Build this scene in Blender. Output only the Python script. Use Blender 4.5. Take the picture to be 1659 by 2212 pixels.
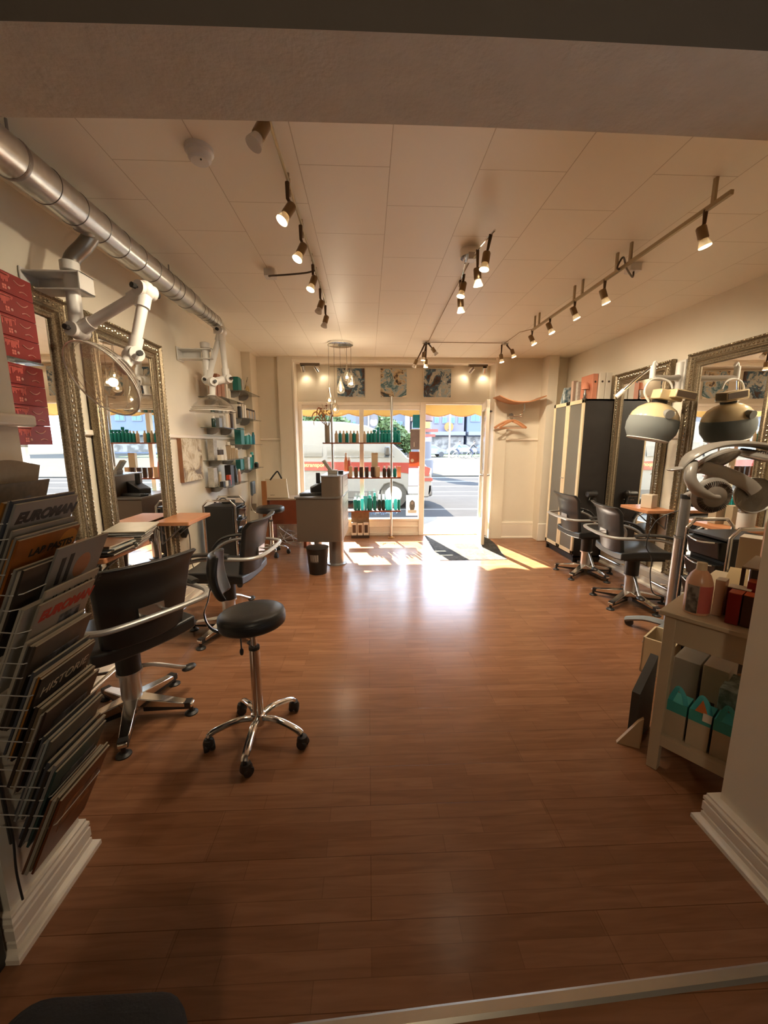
import bpy, math, random
from math import sin, cos, pi, radians, atan, atan2
from mathutils import Vector, Matrix
random.seed(7)
for o in list(bpy.data.objects): bpy.data.objects.remove(o)
COL = bpy.context.scene.collection
SC = bpy.context.scene
# ---------------- camera ----------------
F_PX = 850.0
cam_d = bpy.data.cameras.new('camera'); cam = bpy.data.objects.new('camera', cam_d); COL.objects.link(cam)
cam_d.sensor_fit = 'HORIZONTAL'; cam_d.sensor_width = 36.0; cam_d.lens = 36.0*F_PX/1659.0
cam_d.clip_start = 0.05; cam_d.clip_end = 400
TH = atan(147/F_PX); PS = atan(34.5*cos(TH)/F_PX)
cam.location = (0, 0, 1.45); cam.rotation_euler = (pi/2-TH, 0, -PS)
SC.camera = cam
# ---------------- sky, sun, exposure ----------------
w = bpy.data.worlds.new('sky'); SC.world = w; w.use_nodes = True
wn = w.node_tree.nodes; wl = w.node_tree.links
bg = wn['Background']; tc = wn.new('ShaderNodeTexCoord'); sp = wn.new('ShaderNodeSeparateXYZ'); rp = wn.new('ShaderNodeValToRGB')
wl.new(tc.outputs['Generated'], sp.inputs[0]); wl.new(sp.outputs['Z'], rp.inputs[0]); wl.new(rp.outputs[0], bg.inputs[0])
rp.color_ramp.elements[0].position = 0.0; rp.color_ramp.elements[0].color = (0.78, 0.88, 1.0, 1)
rp.color_ramp.elements[1].position = 0.7; rp.color_ramp.elements[1].color = (0.60, 0.75, 1.0, 1)
bg.inputs[1].default_value = 5.0
sd = bpy.data.lights.new('sun', 'SUN'); sun = bpy.data.objects.new('sun', sd); COL.objects.link(sun)
sd.energy = 26.0; sd.angle = radians(0.6); sd.color = (1.0, 0.88, 0.70)
el = radians(32); d = Vector((0.26*cos(el)/1.033, -1.0*cos(el)/1.033, -sin(el)))
sun.rotation_euler = d.to_track_quat('-Z', 'Y').to_euler()
VS = SC.view_settings
VS.view_transform = 'Standard'; VS.look = 'None'; VS.gamma = 1.0; VS.use_curve_mapping = False; VS.exposure = 1.74
SC.cycles.use_denoising = True
SC.cycles.max_bounces = 10; SC.cycles.diffuse_bounces = 5; SC.cycles.glossy_bounces = 6; SC.cycles.transparent_max_bounces = 24
SC.cycles.sample_clamp_indirect = 6.0; SC.cycles.caustics_reflective = False; SC.cycles.caustics_refractive = False
LAMP_W = 19.0
WARM = (1.0, 0.83, 0.60)
# ---------------- helpers ----------------
def lin(h):
    if isinstance(h, str):
        h = h.lstrip('#'); c = [int(h[i:i+2], 16)/255 for i in (0, 2, 4)]
        return tuple(x/12.92 if x <= .04045 else ((x+.055)/1.055)**2.4 for x in c)
    return h
MATS = {}
def mat(name, col, rough=.5, metal=0.0, bump=None, emit=None, alpha=1.0, var=.06, vs=9.0, spec=.5, coat=0.0, col2=None, trl=0.0):
    if name in MATS: return MATS[name]
    m = bpy.data.materials.new(name); m.use_nodes = True; n = m.node_tree.nodes; l = m.node_tree.links
    b = n['Principled BSDF']; c = lin(col)
    t = n.new('ShaderNodeTexCoord'); ns = n.new('ShaderNodeTexNoise'); ns.inputs['Scale'].default_value = vs; ns.inputs['Detail'].default_value = 4
    l.new(t.outputs['Object'], ns.inputs['Vector'])
    mx = n.new('ShaderNodeMix'); mx.data_type = 'RGBA'
    c2 = lin(col2) if col2 else tuple(x*(1-2*var) for x in c)
    mx.inputs['A'].default_value = (*[min(1, x*(1+(0 if col2 else var))) for x in c], 1); mx.inputs['B'].default_value = (*c2, 1)
    if col2:
        r = n.new('ShaderNodeValToRGB'); r.color_ramp.elements[0].position = .42; r.color_ramp.elements[1].position = .58
        l.new(ns.outputs['Fac'], r.inputs[0]); l.new(r.outputs[0], mx.inputs['Factor'])
    else: l.new(ns.outputs['Fac'], mx.inputs['Factor'])
    l.new(mx.outputs['Result'], b.inputs['Base Color'])
    b.inputs['Roughness'].default_value = rough; b.inputs['Metallic'].default_value = metal
    b.inputs['Specular IOR Level'].default_value = spec; b.inputs['Coat Weight'].default_value = coat
    if bump:
        nb = n.new('ShaderNodeTexNoise'); nb.inputs['Scale'].default_value = bump[0]; nb.inputs['Detail'].default_value = 6
        bp = n.new('ShaderNodeBump'); bp.inputs['Strength'].default_value = bump[1]; bp.inputs['Distance'].default_value = bump[2] if len(bump) > 2 else .004
        l.new(t.outputs['Object'], nb.inputs['Vector']); l.new(nb.outputs['Fac'], bp.inputs['Height']); l.new(bp.outputs[0], b.inputs['Normal'])
    if emit:
        b.inputs['Emission Color'].default_value = (*lin(emit[0]), 1); b.inputs['Emission Strength'].default_value = emit[1]
    if alpha < 1: b.inputs['Alpha'].default_value = alpha
    if trl:
        tl = n.new('ShaderNodeBsdfTranslucent'); l.new(mx.outputs['Result'], tl.inputs[0]); ms = n.new('ShaderNodeMixShader'); ms.inputs[0].default_value = trl
        l.new(b.outputs[0], ms.inputs[1]); l.new(tl.outputs[0], ms.inputs[2]); l.new(ms.outputs[0], n['Material Output'].inputs[0])
    MATS[name] = m; return m
def glassmat(name, tint=(1, 1, 1), refl=1.0, rough=.02, cloud=0.0, ccol=(.8, .8, .8)):
    if name in MATS: return MATS[name]
    m = bpy.data.materials.new(name); m.use_nodes = True; n = m.node_tree.nodes; l = m.node_tree.links
    n.remove(n['Principled BSDF']); out = n['Material Output']
    tr = n.new('ShaderNodeBsdfTransparent'); tr.inputs[0].default_value = (*tint, 1)
    gl = n.new('ShaderNodeBsdfGlossy'); gl.inputs['Roughness'].default_value = rough
    lw = n.new('ShaderNodeMapRange'); _f = n.new('ShaderNodeLayerWeight'); _f.inputs['Blend'].default_value = .5; _p = n.new('ShaderNodeMath'); _p.operation = 'POWER'; _p.inputs[1].default_value = 3.5; l.new(_f.outputs['Facing'], _p.inputs[0]); l.new(_p.outputs[0], lw.inputs['Value']); lw.inputs['To Min'].default_value = .04; lw.inputs['To Max'].default_value = .75
    mu = n.new('ShaderNodeMath'); mu.operation = 'MULTIPLY'; mu.inputs[1].default_value = refl; l.new(lw.outputs[0], mu.inputs[0])
    mx = n.new('ShaderNodeMixShader'); l.new(mu.outputs[0], mx.inputs[0]); l.new(tr.outputs[0], mx.inputs[1]); l.new(gl.outputs[0], mx.inputs[2])
    last = mx
    if cloud > 0:
        df = n.new('ShaderNodeBsdfTranslucent'); df.inputs[0].default_value = (*ccol, 1)
        d2 = n.new('ShaderNodeBsdfDiffuse'); d2.inputs[0].default_value = (*ccol, 1)
        ad = n.new('ShaderNodeMixShader'); ad.inputs[0].default_value = .5; l.new(df.outputs[0], ad.inputs[1]); l.new(d2.outputs[0], ad.inputs[2])
        m2 = n.new('ShaderNodeMixShader'); m2.inputs[0].default_value = cloud; l.new(mx.outputs[0], m2.inputs[1]); l.new(ad.outputs[0], m2.inputs[2]); last = m2
    l.new(last.outputs[0], out.inputs[0]); MATS[name] = m; return m
I4 = Matrix.Identity(4)
def TR(x=0, y=0, z=0): return Matrix.Translation((x, y, z))
def RZ(a): return Matrix.Rotation(a, 4, 'Z')
def RX(a): return Matrix.Rotation(a, 4, 'X')
def RY(a): return Matrix.Rotation(a, 4, 'Y')
class MB:
    def __init__(s, M=None): s.v = []; s.f = []; s.m = []; s.mi = 0; s.M = M or I4
    def add(s, vs, fs):
        b = len(s.v); s.v += [s.M @ Vector(p) for p in vs]
        for f in fs: s.f.append([b+i for i in f]); s.m.append(s.mi)
        return s
    def box(s, x0, x1, y0, y1, z0, z1):
        return s.add([(x0,y0,z0),(x1,y0,z0),(x1,y1,z0),(x0,y1,z0),(x0,y0,z1),(x1,y0,z1),(x1,y1,z1),(x0,y1,z1)],
                     [(0,3,2,1),(4,5,6,7),(0,1,5,4),(1,2,6,5),(2,3,7,6),(3,0,4,7)])
    def cb(s, c, sz): return s.box(c[0]-sz[0]/2, c[0]+sz[0]/2, c[1]-sz[1]/2, c[1]+sz[1]/2, c[2]-sz[2]/2, c[2]+sz[2]/2)
    def rbox(s, x0, x1, y0, y1, z0, z1, r=.01, seg=3):
        P = []
        for cx, cy, a in ((x1-r, y1-r, 0), (x0+r, y1-r, 90), (x0+r, y0+r, 180), (x1-r, y0+r, 270)):
            for k in range(seg+1): t = radians(a+90*k/seg); P.append((cx+r*cos(t), cy+r*sin(t)))
        return s.prism(P, z0, z1)
    def prism(s, P, z0, z1):
        n = len(P); vs = [(p[0], p[1], z0) for p in P]+[(p[0], p[1], z1) for p in P]
        fs = [tuple(reversed(range(n))), tuple(range(n, 2*n))]+[(i, (i+1) % n, n+(i+1) % n, n+i) for i in range(n)]
        return s.add(vs, fs)
    def cyl(s, p1, p2, r1, r2=None, n=16, caps=True):
        r2 = r1 if r2 is None else r2; p1 = Vector(p1); p2 = Vector(p2); ax = (p2-p1)
        if ax.length < 1e-7: return s
        ax.normalize(); u = ax.orthogonal().normalized(); v = ax.cross(u); vs = []
        for p, r in ((p1, r1), (p2, r2)):
            for k in range(n): a = 2*pi*k/n; vs.append(p+u*(r*cos(a))+v*(r*sin(a)))
        fs = [(k, (k+1) % n, n+(k+1) % n, n+k) for k in range(n)]
        if caps: fs += [tuple(reversed(range(n))), tuple(range(n, 2*n))]
        return s.add(vs, fs)
    def tube(s, pts, r, n=8, closed=False, flat=None):
        pts = [Vector(p) for p in pts]; N = len(pts); rs = r if isinstance(r, (list, tuple)) else [r]*N
        T = []
        for i in range(N):
            a = pts[(i-1) % N] if (closed or i > 0) else pts[i]; b = pts[(i+1) % N] if (closed or i < N-1) else pts[i]
            t = (b-a); T.append(t.normalized() if t.length > 1e-9 else Vector((0, 0, 1)))
        u = T[0].orthogonal().normalized()
        if flat is not None: u = Vector(flat[0]).normalized()
        vs = []
        for i in range(N):
            u = (u-T[i]*u.dot(T[i])); u = u.normalized() if u.length > 1e-6 else T[i].orthogonal().normalized(); v = T[i].cross(u)
            fu, fv = (1, 1) if flat is None else (flat[1], flat[2])
            for k in range(n): a = 2*pi*k/n; vs.append(pts[i]+u*(rs[i]*fu*cos(a))+v*(rs[i]*fv*sin(a)))
        fs = [(i*n+k, i*n+(k+1) % n, ((i+1) % N)*n+(k+1) % n, ((i+1) % N)*n+k) for i in range(N if closed else N-1) for k in range(n)]
        if not closed: fs += [tuple(reversed(range(n))), tuple((N-1)*n+k for k in range(n))]
        return s.add(vs, fs)
    def lathe(s, prof, o=(0, 0, 0), n=24, M=None):
        M = (TR(*o) @ (M or I4)); vs = []; N = len(prof)
        for r, z in prof:
            for k in range(n): a = 2*pi*k/n; vs.append(M @ Vector((r*cos(a), r*sin(a), z)))
        fs = [(i*n+k, i*n+(k+1) % n, (i+1)*n+(k+1) % n, (i+1)*n+k) for i in range(N-1) for k in range(n)]
        if prof[0][0] > 1e-6: fs.append(tuple(reversed(range(n))))
        if prof[-1][0] > 1e-6: fs.append(tuple((N-1)*n+k for k in range(n)))
        return s.add(vs, fs)
    def sph(s, c, r, n=12, sc=(1, 1, 1)):
        N = n//2; P = [(max(1e-5, sin(pi*i/N)), -cos(pi*i/N)) for i in range(N+1)]
        return s.lathe(P, c, n, Matrix.Diagonal((r*sc[0], r*sc[1], r*sc[2], 1)))
    def grid(s, fn, nu, nv, th=0.0):
        """surface fn(u,v)->(p, normal) thickened by th"""
        A = []; B = []
        for i in range(nu+1):
            for j in range(nv+1):
                p, nn = fn(i/nu, j/nv); p = Vector(p); nn = Vector(nn).normalized(); A.append(p+nn*th/2); B.append(p-nn*th/2)
        W = nv+1; fs = []; n = len(A)
        for i in range(nu):
            for j in range(nv):
                a = i*W+j; fs.append((a, a+W, a+W+1, a+1))
                if th: fs.append((n+a, n+a+1, n+a+W+1, n+a+W))
        if th:
            for i in range(nu): a = i*W; fs.append((a, n+a, n+a+W, a+W)); a = i*W+nv; fs.append((a, a+W, n+a+W, n+a))
            for j in range(nv): a = j; fs.append((a, a+1, n+a+1, n+a)); a = nu*W+j; fs.append((a, n+a, n+a+1, a+1))
        return s.add(A+(B if th else []), fs)
    def build(s, name, m, parent=None, ang=35, bevel=0, seg=2, label=None, sub=0, flatshade=False):
        me = bpy.data.meshes.new(name); me.from_pydata([tuple(p) for p in s.v], [], s.f)
        ml = m if isinstance(m, (list, tuple)) else [m]
        for x in ml: me.materials.append(x)
        me.polygons.foreach_set('material_index', s.m)
        if not flatshade:
            me.polygons.foreach_set('use_smooth', [True]*len(me.polygons))
            try: me.set_sharp_from_angle(angle=radians(ang))
            except Exception: pass
        me.update(); o = bpy.data.objects.new(name, me); COL.objects.link(o)
        if parent: o.parent = parent
        if bevel:
            b = o.modifiers.new('b', 'BEVEL'); b.width = bevel; b.segments = seg; b.limit_method = 'ANGLE'; b.angle_limit = radians(40)
        if sub: q = o.modifiers.new('s', 'SUBSURF'); q.levels = sub; q.render_levels = sub
        if label: o['label'] = label
        return o
def cr(P, n=6, closed=False):
    P = [Vector(p) for p in P]; N = len(P); out = []
    rng = range(N if closed else N-1)
    for i in rng:
        p0 = P[i-1] if (closed or i > 0) else P[i]; p1 = P[i]; p2 = P[(i+1) % N]; p3 = P[(i+2) % N] if (closed or i+2 < N) else P[min(i+1, N-1)]
        for k in range(n):
            t = k/n; out.append(.5*((2*p1)+(p2-p0)*t+(2*p0-5*p1+4*p2-p3)*t*t+(3*p1-p0-3*p2+p3)*t**3))
    if not closed: out.append(P[-1])
    return out
def thing(name, label, cat, loc=(0, 0, 0), rz=0, group=None, rot=None):
    o = bpy.data.objects.new(name, None); COL.objects.link(o); o.location = loc; o.rotation_euler = rot or (0, 0, rz)
    o.empty_display_size = .1; o['label'] = label; o['category'] = cat
    if group: o['group'] = group
    return o
def tag(o, label, cat, group=None, kind=None):
    o['label'] = label; o['category'] = cat
    if group: o['group'] = group
    if kind: o['kind'] = kind
    return o
def struct(name, mb, m, **k):
    o = mb.build(name, m, **k); o['kind'] = 'structure'; return o
def copy_tree(o, parent=None):
    c = o.copy(); COL.objects.link(c)
    if parent: c.parent = parent
    for ch in list(o.children): copy_tree(ch, c)
    return c
def dup(o, loc, rz, label, group=None):
    c = copy_tree(o); c.location = loc; c.rotation_euler = (0, 0, rz); c['label'] = label
    if group: c['group'] = group
    return c
def text_mb(name, txt, m, size, M, parent=None, ext=.0006, align='LEFT', shear=0, label=None, bold=0):
    cu = bpy.data.curves.new(name, 'FONT'); cu.body = txt; cu.size = size; cu.extrude = ext; cu.align_x = align; cu.shear = shear; cu.offset = bold
    t = bpy.data.objects.new(name+'_tmp', cu); COL.objects.link(t)
    dg = bpy.context.evaluated_depsgraph_get(); me = bpy.data.meshes.new_from_object(t.evaluated_get(dg)); bpy.data.objects.remove(t)
    me.transform(M); me.materials.clear(); me.materials.append(m)
    o = bpy.data.objects.new(name, me); COL.objects.link(o)
    if parent: o.parent = parent
    if label: o['label'] = label
    return o
ORD = ['first', 'second', 'third', 'fourth', 'fifth', 'sixth', 'seventh', 'eighth', 'ninth', 'tenth', 'eleventh', 'twelfth', 'thirteenth', 'fourteenth', 'fifteenth', 'sixteenth', 'seventeenth', 'eighteenth', 'nineteenth', 'twentieth']
# ---------------- shared materials ----------------
CREAM = mat('cream_paint', (.76, .695, .57), .6, bump=(60, .25, .002), var=.02)
WHITE = mat('white_gloss_paint', (.84, .76, .64), .3, var=.02)
PLASTER = mat('rough_plaster', (.66, .585, .46), .8, bump=(55, .9, .004), var=.07, vs=14)
SHADEWALL = mat('back_room_shade_brown', (.14, .11, .08), .8, bump=(40, .4, .003))  # shade of the unlit back room put into the colour
BLK = mat('black_leather', (.022, .022, .022), .38, bump=(140, .35, .001), var=.15)
BLKP = mat('black_plastic', (.018, .017, .016), .42, var=.1)
CHR = mat('chrome', (.78, .77, .75), .13, 1.0, var=.01)
ALU = mat('brushed_aluminium', (.60, .59, .57), .32, 1.0, var=.03, vs=60)
STEEL = mat('steel_grey_paint', (.33, .32, .31), .35, .7)
GRYL = mat('grey_tube_paint', (.42, .41, .39), .35, .5)
ZINC = mat('galvanised_steel', (.62, .61, .58), .28, 1.0, bump=(30, .1, .002), var=.12, vs=25)
WHP = mat('white_plastic', (.72, .70, .66), .35, var=.02)
WOODL = mat('light_beech', '#b98a62', .4, var=.12, vs=16)
WOODR = mat('reddish_wood', '#7a3d22', .45, var=.12, vs=12)
OAK = mat('orange_beech', '#c08258', .35, var=.1, vs=14)
ORN = mat('antique_silver_gilding', '#94866e', .38, .7, bump=(120, .5, .002), col2='#6b5d49', vs=170)
ORNL = mat('bright_silver_gilding', '#b8ab92', .25, .9, bump=(90, .5, .003), var=.2, vs=40)
TEAL = mat('teal_plastic', '#1c857f', .35, var=.05, trl=.22)
TEALL = mat('pale_teal_card', '#58c0c0', .5, var=.05, trl=.35)
BEIGE = mat('beige_plastic', '#cdb594', .4, var=.04, trl=.25)
PEACH = mat('peach_plastic', '#e0a680', .4, var=.04, trl=.3)
RED = mat('red_card', '#b3201d', .45, var=.1)
PINK = mat('pink_label', '#c2645a', .45, var=.06)
DKB = mat('dark_brown', '#3a2a20', .4)
CARD = mat('white_card', '#dcd3c2', .55, var=.03)
WHCT = mat('clear_white_cap', '#dfe6ea', .25, trl=.4)
GLASS = glassmat('clear_glass', (1, 1, 1), .8)
PANE = glassmat('window_pane', (.97, .99, .98), .6)
SHG = glassmat('grey_shelf_glass', (.72, .74, .70), 1.2, .05, .25, (.45, .45, .42))
CLEARP = glassmat('clear_acrylic', (.97, .96, .94), 1.5, .06, .025, (.75, .70, .62))
MIRR = mat('mirror_silvering', (.93, .93, .91), 0.0, 1.0, var=0)
BULB = mat('lit_bulb', (1, .9, .7), .4, emit=((1.0, .80, .50), 4.0))
BULBOFF = mat('frosted_lamp_glass', (.85, .80, .72), .25, alpha=.75)
# ================= THE ROOM =================
XL, XR, ZC, YF, YW = -1.72, 2.93, 2.68, 5.95, 6.20   # left wall, right wall, ceiling, front wall plane, shop window plane
YP0, YP1 = 0.955, 1.226                               # the thick dividing wall with the opening
def floor_mat():
    m = bpy.data.materials.new('laminate_floor'); m.use_nodes = True; n = m.node_tree.nodes; l = m.node_tree.links; b = n['Principled BSDF']
    t = n.new('ShaderNodeTexCoord')
    def brick(bw, rh, mort, off, c1, c2, cm):
        k = n.new('ShaderNodeTexBrick'); k.inputs['Scale'].default_value = 1; k.inputs['Brick Width'].default_value = bw; k.inputs['Row Height'].default_value = rh
        k.inputs['Mortar Size'].default_value = mort; k.inputs['Mortar Smooth'].default_value = .2; k.offset = off; k.inputs['Bias'].default_value = 0
        k.inputs['Color1'].default_value = c1; k.inputs['Color2'].default_value = c2; k.inputs['Mortar'].default_value = cm
        l.new(t.outputs['Object'], k.inputs['Vector']); return k
    A = brick(.43, .0655, .0012, .37, (.300, .142, .072, 1), (.248, .113, .055, 1), (.215, .096, .046, 1))
    B = brick(1.29, .1965, .0013, .45, (1, 1, 1, 1), (.95, .95, .95, 1), (.66, .6, .55, 1))
    mp = n.new('ShaderNodeMapping'); mp.inputs['Scale'].default_value = (2.2, 22, 1); l.new(t.outputs['Object'], mp.inputs['Vector'])
    ns = n.new('ShaderNodeTexNoise'); ns.inputs['Scale'].default_value = 1.6; ns.inputs['Detail'].default_value = 7; ns.inputs['Distortion'].default_value = .9; l.new(mp.outputs[0], ns.inputs['Vector'])
    rr = n.new('ShaderNodeValToRGB'); rr.color_ramp.elements[0].position = .33; rr.color_ramp.elements[0].color = (.84, .80, .76, 1); rr.color_ramp.elements[1].position = .66; rr.color_ramp.elements[1].color = (1.06, 1.06, 1.06, 1)
    l.new(ns.outputs['Fac'], rr.inputs[0])
    def mul(a, c):
        x = n.new('ShaderNodeMix'); x.data_type = 'RGBA'; x.blend_type = 'MULTIPLY'; x.inputs['Factor'].default_value = 1; l.new(a, x.inputs['A']); l.new(c, x.inputs['B']); return x.outputs['Result']
    l.new(mul(mul(A.outputs['Color'], B.outputs['Color']), rr.outputs[0]), b.inputs['Base Color'])
    b.inputs['Roughness'].default_value = .23; b.inputs['Specular IOR Level'].default_value = .24
    n2 = n.new('ShaderNodeTexNoise'); n2.inputs['Scale'].default_value = 7; n2.inputs['Detail'].default_value = 3; l.new(t.outputs['Object'], n2.inputs['Vector'])
    r2 = n.new('ShaderNodeMapRange'); r2.inputs['To Min'].default_value = .17; r2.inputs['To Max'].default_value = .30; l.new(n2.outputs['Fac'], r2.inputs['Value']); l.new(r2.outputs[0], b.inputs['Roughness'])
    bp = n.new('ShaderNodeBump'); bp.inputs['Strength'].default_value = .25; bp.inputs['Distance'].default_value = .0008; l.new(B.outputs['Fac'], bp.inputs['Height']); bp.invert = True
    l.new(bp.outputs[0], b.inputs['Normal']); return m
def ceil_mat():
    m = bpy.data.materials.new('ceiling_tiles'); m.use_nodes = True; n = m.node_tree.nodes; l = m.node_tree.links; b = n['Principled BSDF']
    t = n.new('ShaderNodeTexCoord'); mp = n.new('ShaderNodeMapping'); mp.inputs['Rotation'].default_value = (0, 0, pi/2); mp.inputs['Location'].default_value = (.27+5.8, -.107+.407*10, 0)
    l.new(t.outputs['Object'], mp.inputs['Vector'])
    k = n.new('ShaderNodeTexBrick'); k.inputs['Scale'].default_value = 1; k.inputs['Brick Width'].default_value = .58; k.inputs['Row Height'].default_value = .407
    k.inputs['Mortar Size'].default_value = .0022; k.inputs['Mortar Smooth'].default_value = .3; k.offset = .5
    k.inputs['Color1'].default_value = (.87, .81, .69, 1); k.inputs['Color2'].default_value = (.86, .80, .68, 1); k.inputs['Mortar'].default_value = (.56, .48, .36, 1)
    l.new(mp.outputs[0], k.inputs['Vector']); l.new(k.outputs['Color'], b.inputs['Base Color']); b.inputs['Roughness'].default_value = .42
    bp = n.new('ShaderNodeBump'); bp.invert = True; bp.inputs['Distance'].default_value = .002; bp.inputs['Strength'].default_value = .6; l.new(k.outputs['Fac'], bp.inputs['Height']); l.new(bp.outputs[0], b.inputs['Normal'])
    return m
FLOOR = floor_mat()
struct('floor', MB().box(-3.2, XR+.1, -2.6, YW+.02, -.1, 0), FLOOR)
struct('ceiling', MB().box(XL-.1, XR+.1, YP1-.02, YF+.2, ZC, ZC+.1), ceil_mat())
struct('wall_left', MB().box(XL-.12, XL, YP1, YF+.2, 0, ZC+.05), CREAM)
struct('wall_right', MB().box(XR, XR+.12, YP1, YF+.2, 0, ZC+.05), CREAM)
# dividing wall: two piers and the lintel with its rough plaster soffit
PX0, PX1 = -1.03, 1.318
struct('wall_opening_left', MB().box(-3.2, PX0, YP0, YP1, 0, ZC+.1), CREAM)
struct('wall_opening_right', MB().box(PX1, 3.2, YP0, YP1, 0, ZC+.1), CREAM)
mb = MB(); N = 24
for i in range(N):
    x0 = PX0+(PX1-PX0)*i/N; x1 = PX0+(PX1-PX0)*(i+1)/N
    f = lambda x: 2.302-.014*((x-.13)/1.16)**2
    a, b_ = f(x0), f(x1)
    mb.mi = 0; mb.add([(x0, YP0+.03, a), (x1, YP0+.03, b_), (x1, YP1, b_), (x0, YP1, a), (x0, YP0+.03, ZC+.1), (x1, YP0+.03, ZC+.1), (x1, YP1, ZC+.1), (x0, YP1, ZC+.1)],
           [(0, 3, 2, 1), (2, 3, 7, 6), (4, 5, 6, 7)])
    mb.mi = 1; mb.add([(x0, YP0+.03, a), (x1, YP0+.03, b_), (x1, YP0+.03, ZC+.1), (x0, YP0+.03, ZC+.1)], [(0, 1, 2, 3)])  # near face coloured dark to stand for its lack of light
struct('wall_lintel', mb, [PLASTER, SHADEWALL])
struct('wall_back', MB().box(-3.2, 3.2, -2.7, -2.6, 0, ZC+.1).box(-3.3, -3.2, -2.7, YP0, 0, ZC+.1).box(3.2, 3.3, -2.7, YP0, 0, ZC+.1), SHADEWALL)
struct('ceiling_back', MB().box(-3.3, 3.3, -2.7, YP0+.03, ZC, ZC+.1), SHADEWALL)
# pier skirtings with grooves and a small toe
def skirt(pts, h, t, toe=.018, groove=(.35, .68), z0=0):
    """vertical-wall skirting swept along pts (xy), outside on the left-hand side"""
    prof = [(0, 0), (t+toe, 0), (t+toe, .016), (t+toe*.5, .026), (t, .03)]
    for g in groove: prof += [(t, h*g), (t-.005, h*g+.003), (t-.005, h*g+.007), (t, h*g+.01)]
    prof += [(t, h-.02), (t-.006, h-.012), (t-.006, h-.004), (t-.012, h), (0, h)]
    P = [Vector((p[0], p[1], 0)) for p in pts]; N = len(P); rings = []
    for i in range(N):
        d0 = (P[i]-P[i-1]).normalized() if i > 0 else None; d1 = (P[i+1]-P[i]).normalized() if i < N-1 else None
        n0 = Vector((-d0.y, d0.x, 0)) if d0 else None; n1 = Vector((-d1.y, d1.x, 0)) if d1 else None
        if n0 and n1: nn = (n0+n1); nn = nn/nn.dot(n0)
        else: nn = n0 or n1
        rings.append([P[i]+nn*u+Vector((0, 0, z+z0)) for u, z in prof])
    m = MB(); K = len(prof); vs = [v for r in rings for v in r]
    fs = [(i*K+k, i*K+(k+1) % K, (i+1)*K+(k+1) % K, (i+1)*K+k) for i in range(N-1) for k in range(K)]+[tuple(range(K)), tuple((N-1)*K+k for k in reversed(range(K)))]
    return m.add(vs, fs)
struct('baseboard_pier_left', skirt([(PX0-.15, YP1), (PX0, YP1), (PX0, YP0), (-3.0, YP0)][::-1][::-1], .135, .02), WHITE)
struct('baseboard_pier_right', skirt([(3.0, YP0), (PX1, YP0), (PX1, YP1), (PX1+.15, YP1)], .135, .034, .020), WHITE)
struct('baseboard_left', skirt([(XL, YF-.25), (XL, YP1)], .27, .06, .02, (.3, .55, .8)), WHITE)
struct('baseboard_right', skirt([(XR, YP1), (XR, YF-.3)], .20, .05, .02, (.4, .75)), WHITE)
# chair rail
def rail(name, x0, x1, y0, y1, z=1.50): return struct(name, MB().box(x0, x1, y0, y1, z, z+.035), WHITE, bevel=.008)
rail('trim_1', XL, XL+.022, YP1, 5.68); rail('trim_2', XR-.022, XR, YP1, 5.60)
rail('trim_3', PX0-.05, PX0+.035, YP0-.03, YP1+.03)
# left front corner: pilaster, alcove, front wall pieces
struct('wall_front_left', MB().box(XL, -1.60, 5.70, YF+.2, 0, ZC).box(-1.60, -1.29, YF+.06, YF+.2, 0, ZC).box(-1.29, -1.07, YF, YF+.2, 0, ZC), CREAM)
struct('wall_front_right', MB().box(1.875, 2.06, 5.90, YF+.3, 0, ZC).box(2.06, 2.56, 5.94, YF+.2, 0, ZC).box(2.56, 2.70, 5.72, YF+.2, 0, ZC).box(2.70, XR, 5.92, YF+.2, 0, ZC), CREAM)
rail('trim_4', -1.60, -1.29, YF+.045, YF+.06); rail('trim_5', 2.06, 2.56, 5.92, 5.94); 
struct('baseboard_front_right', skirt([(2.56, 5.94), (2.06, 5.94)], .26, .02, .01, (.8,)), WHITE)
struct('baseboard_front_left', skirt([(-1.29, YF+.06), (-1.60, YF+.06)], .2, .02, .01, (.8,)), WHITE)
struct('trim_6', MB().box(2.545, 2.715, 5.695, 5.73, 0, .27), WHITE, bevel=.01)
# recess of the shop front: lintel, reveals, header panel
struct('wall_front_top', MB().box(-1.07, 1.875, YF, YW, 2.615, ZC+.1), WHITE)
struct('trim_7', MB().box(-1.085, -1.055, YF-.012, YW-.02, 0, 2.615).box(1.86, 1.89, 5.888, YW-.02, 0, 2.615).box(-1.085, 1.89, YF-.012, YF+.05, 2.60, 2.645), WHITE, bevel=.006)
struct('wall_front_header', MB().box(-1.07, 1.875, YW-.02, YW+.08, 2.075, 2.62), mat('header_panel_paint', (.70, .64, .52), .5, var=.02))
struct('wall_facade', MB().box(-7, -1.07, YW, YW+.2, -.15, 4.5).box(1.875, 8, YW, YW+.2, -.15, 4.5).box(-1.07, 1.875, YW+.09, YW+.2, 2.08, 4.5), mat('street_facade_plaster', (.55, .5, .42), .8))
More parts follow.
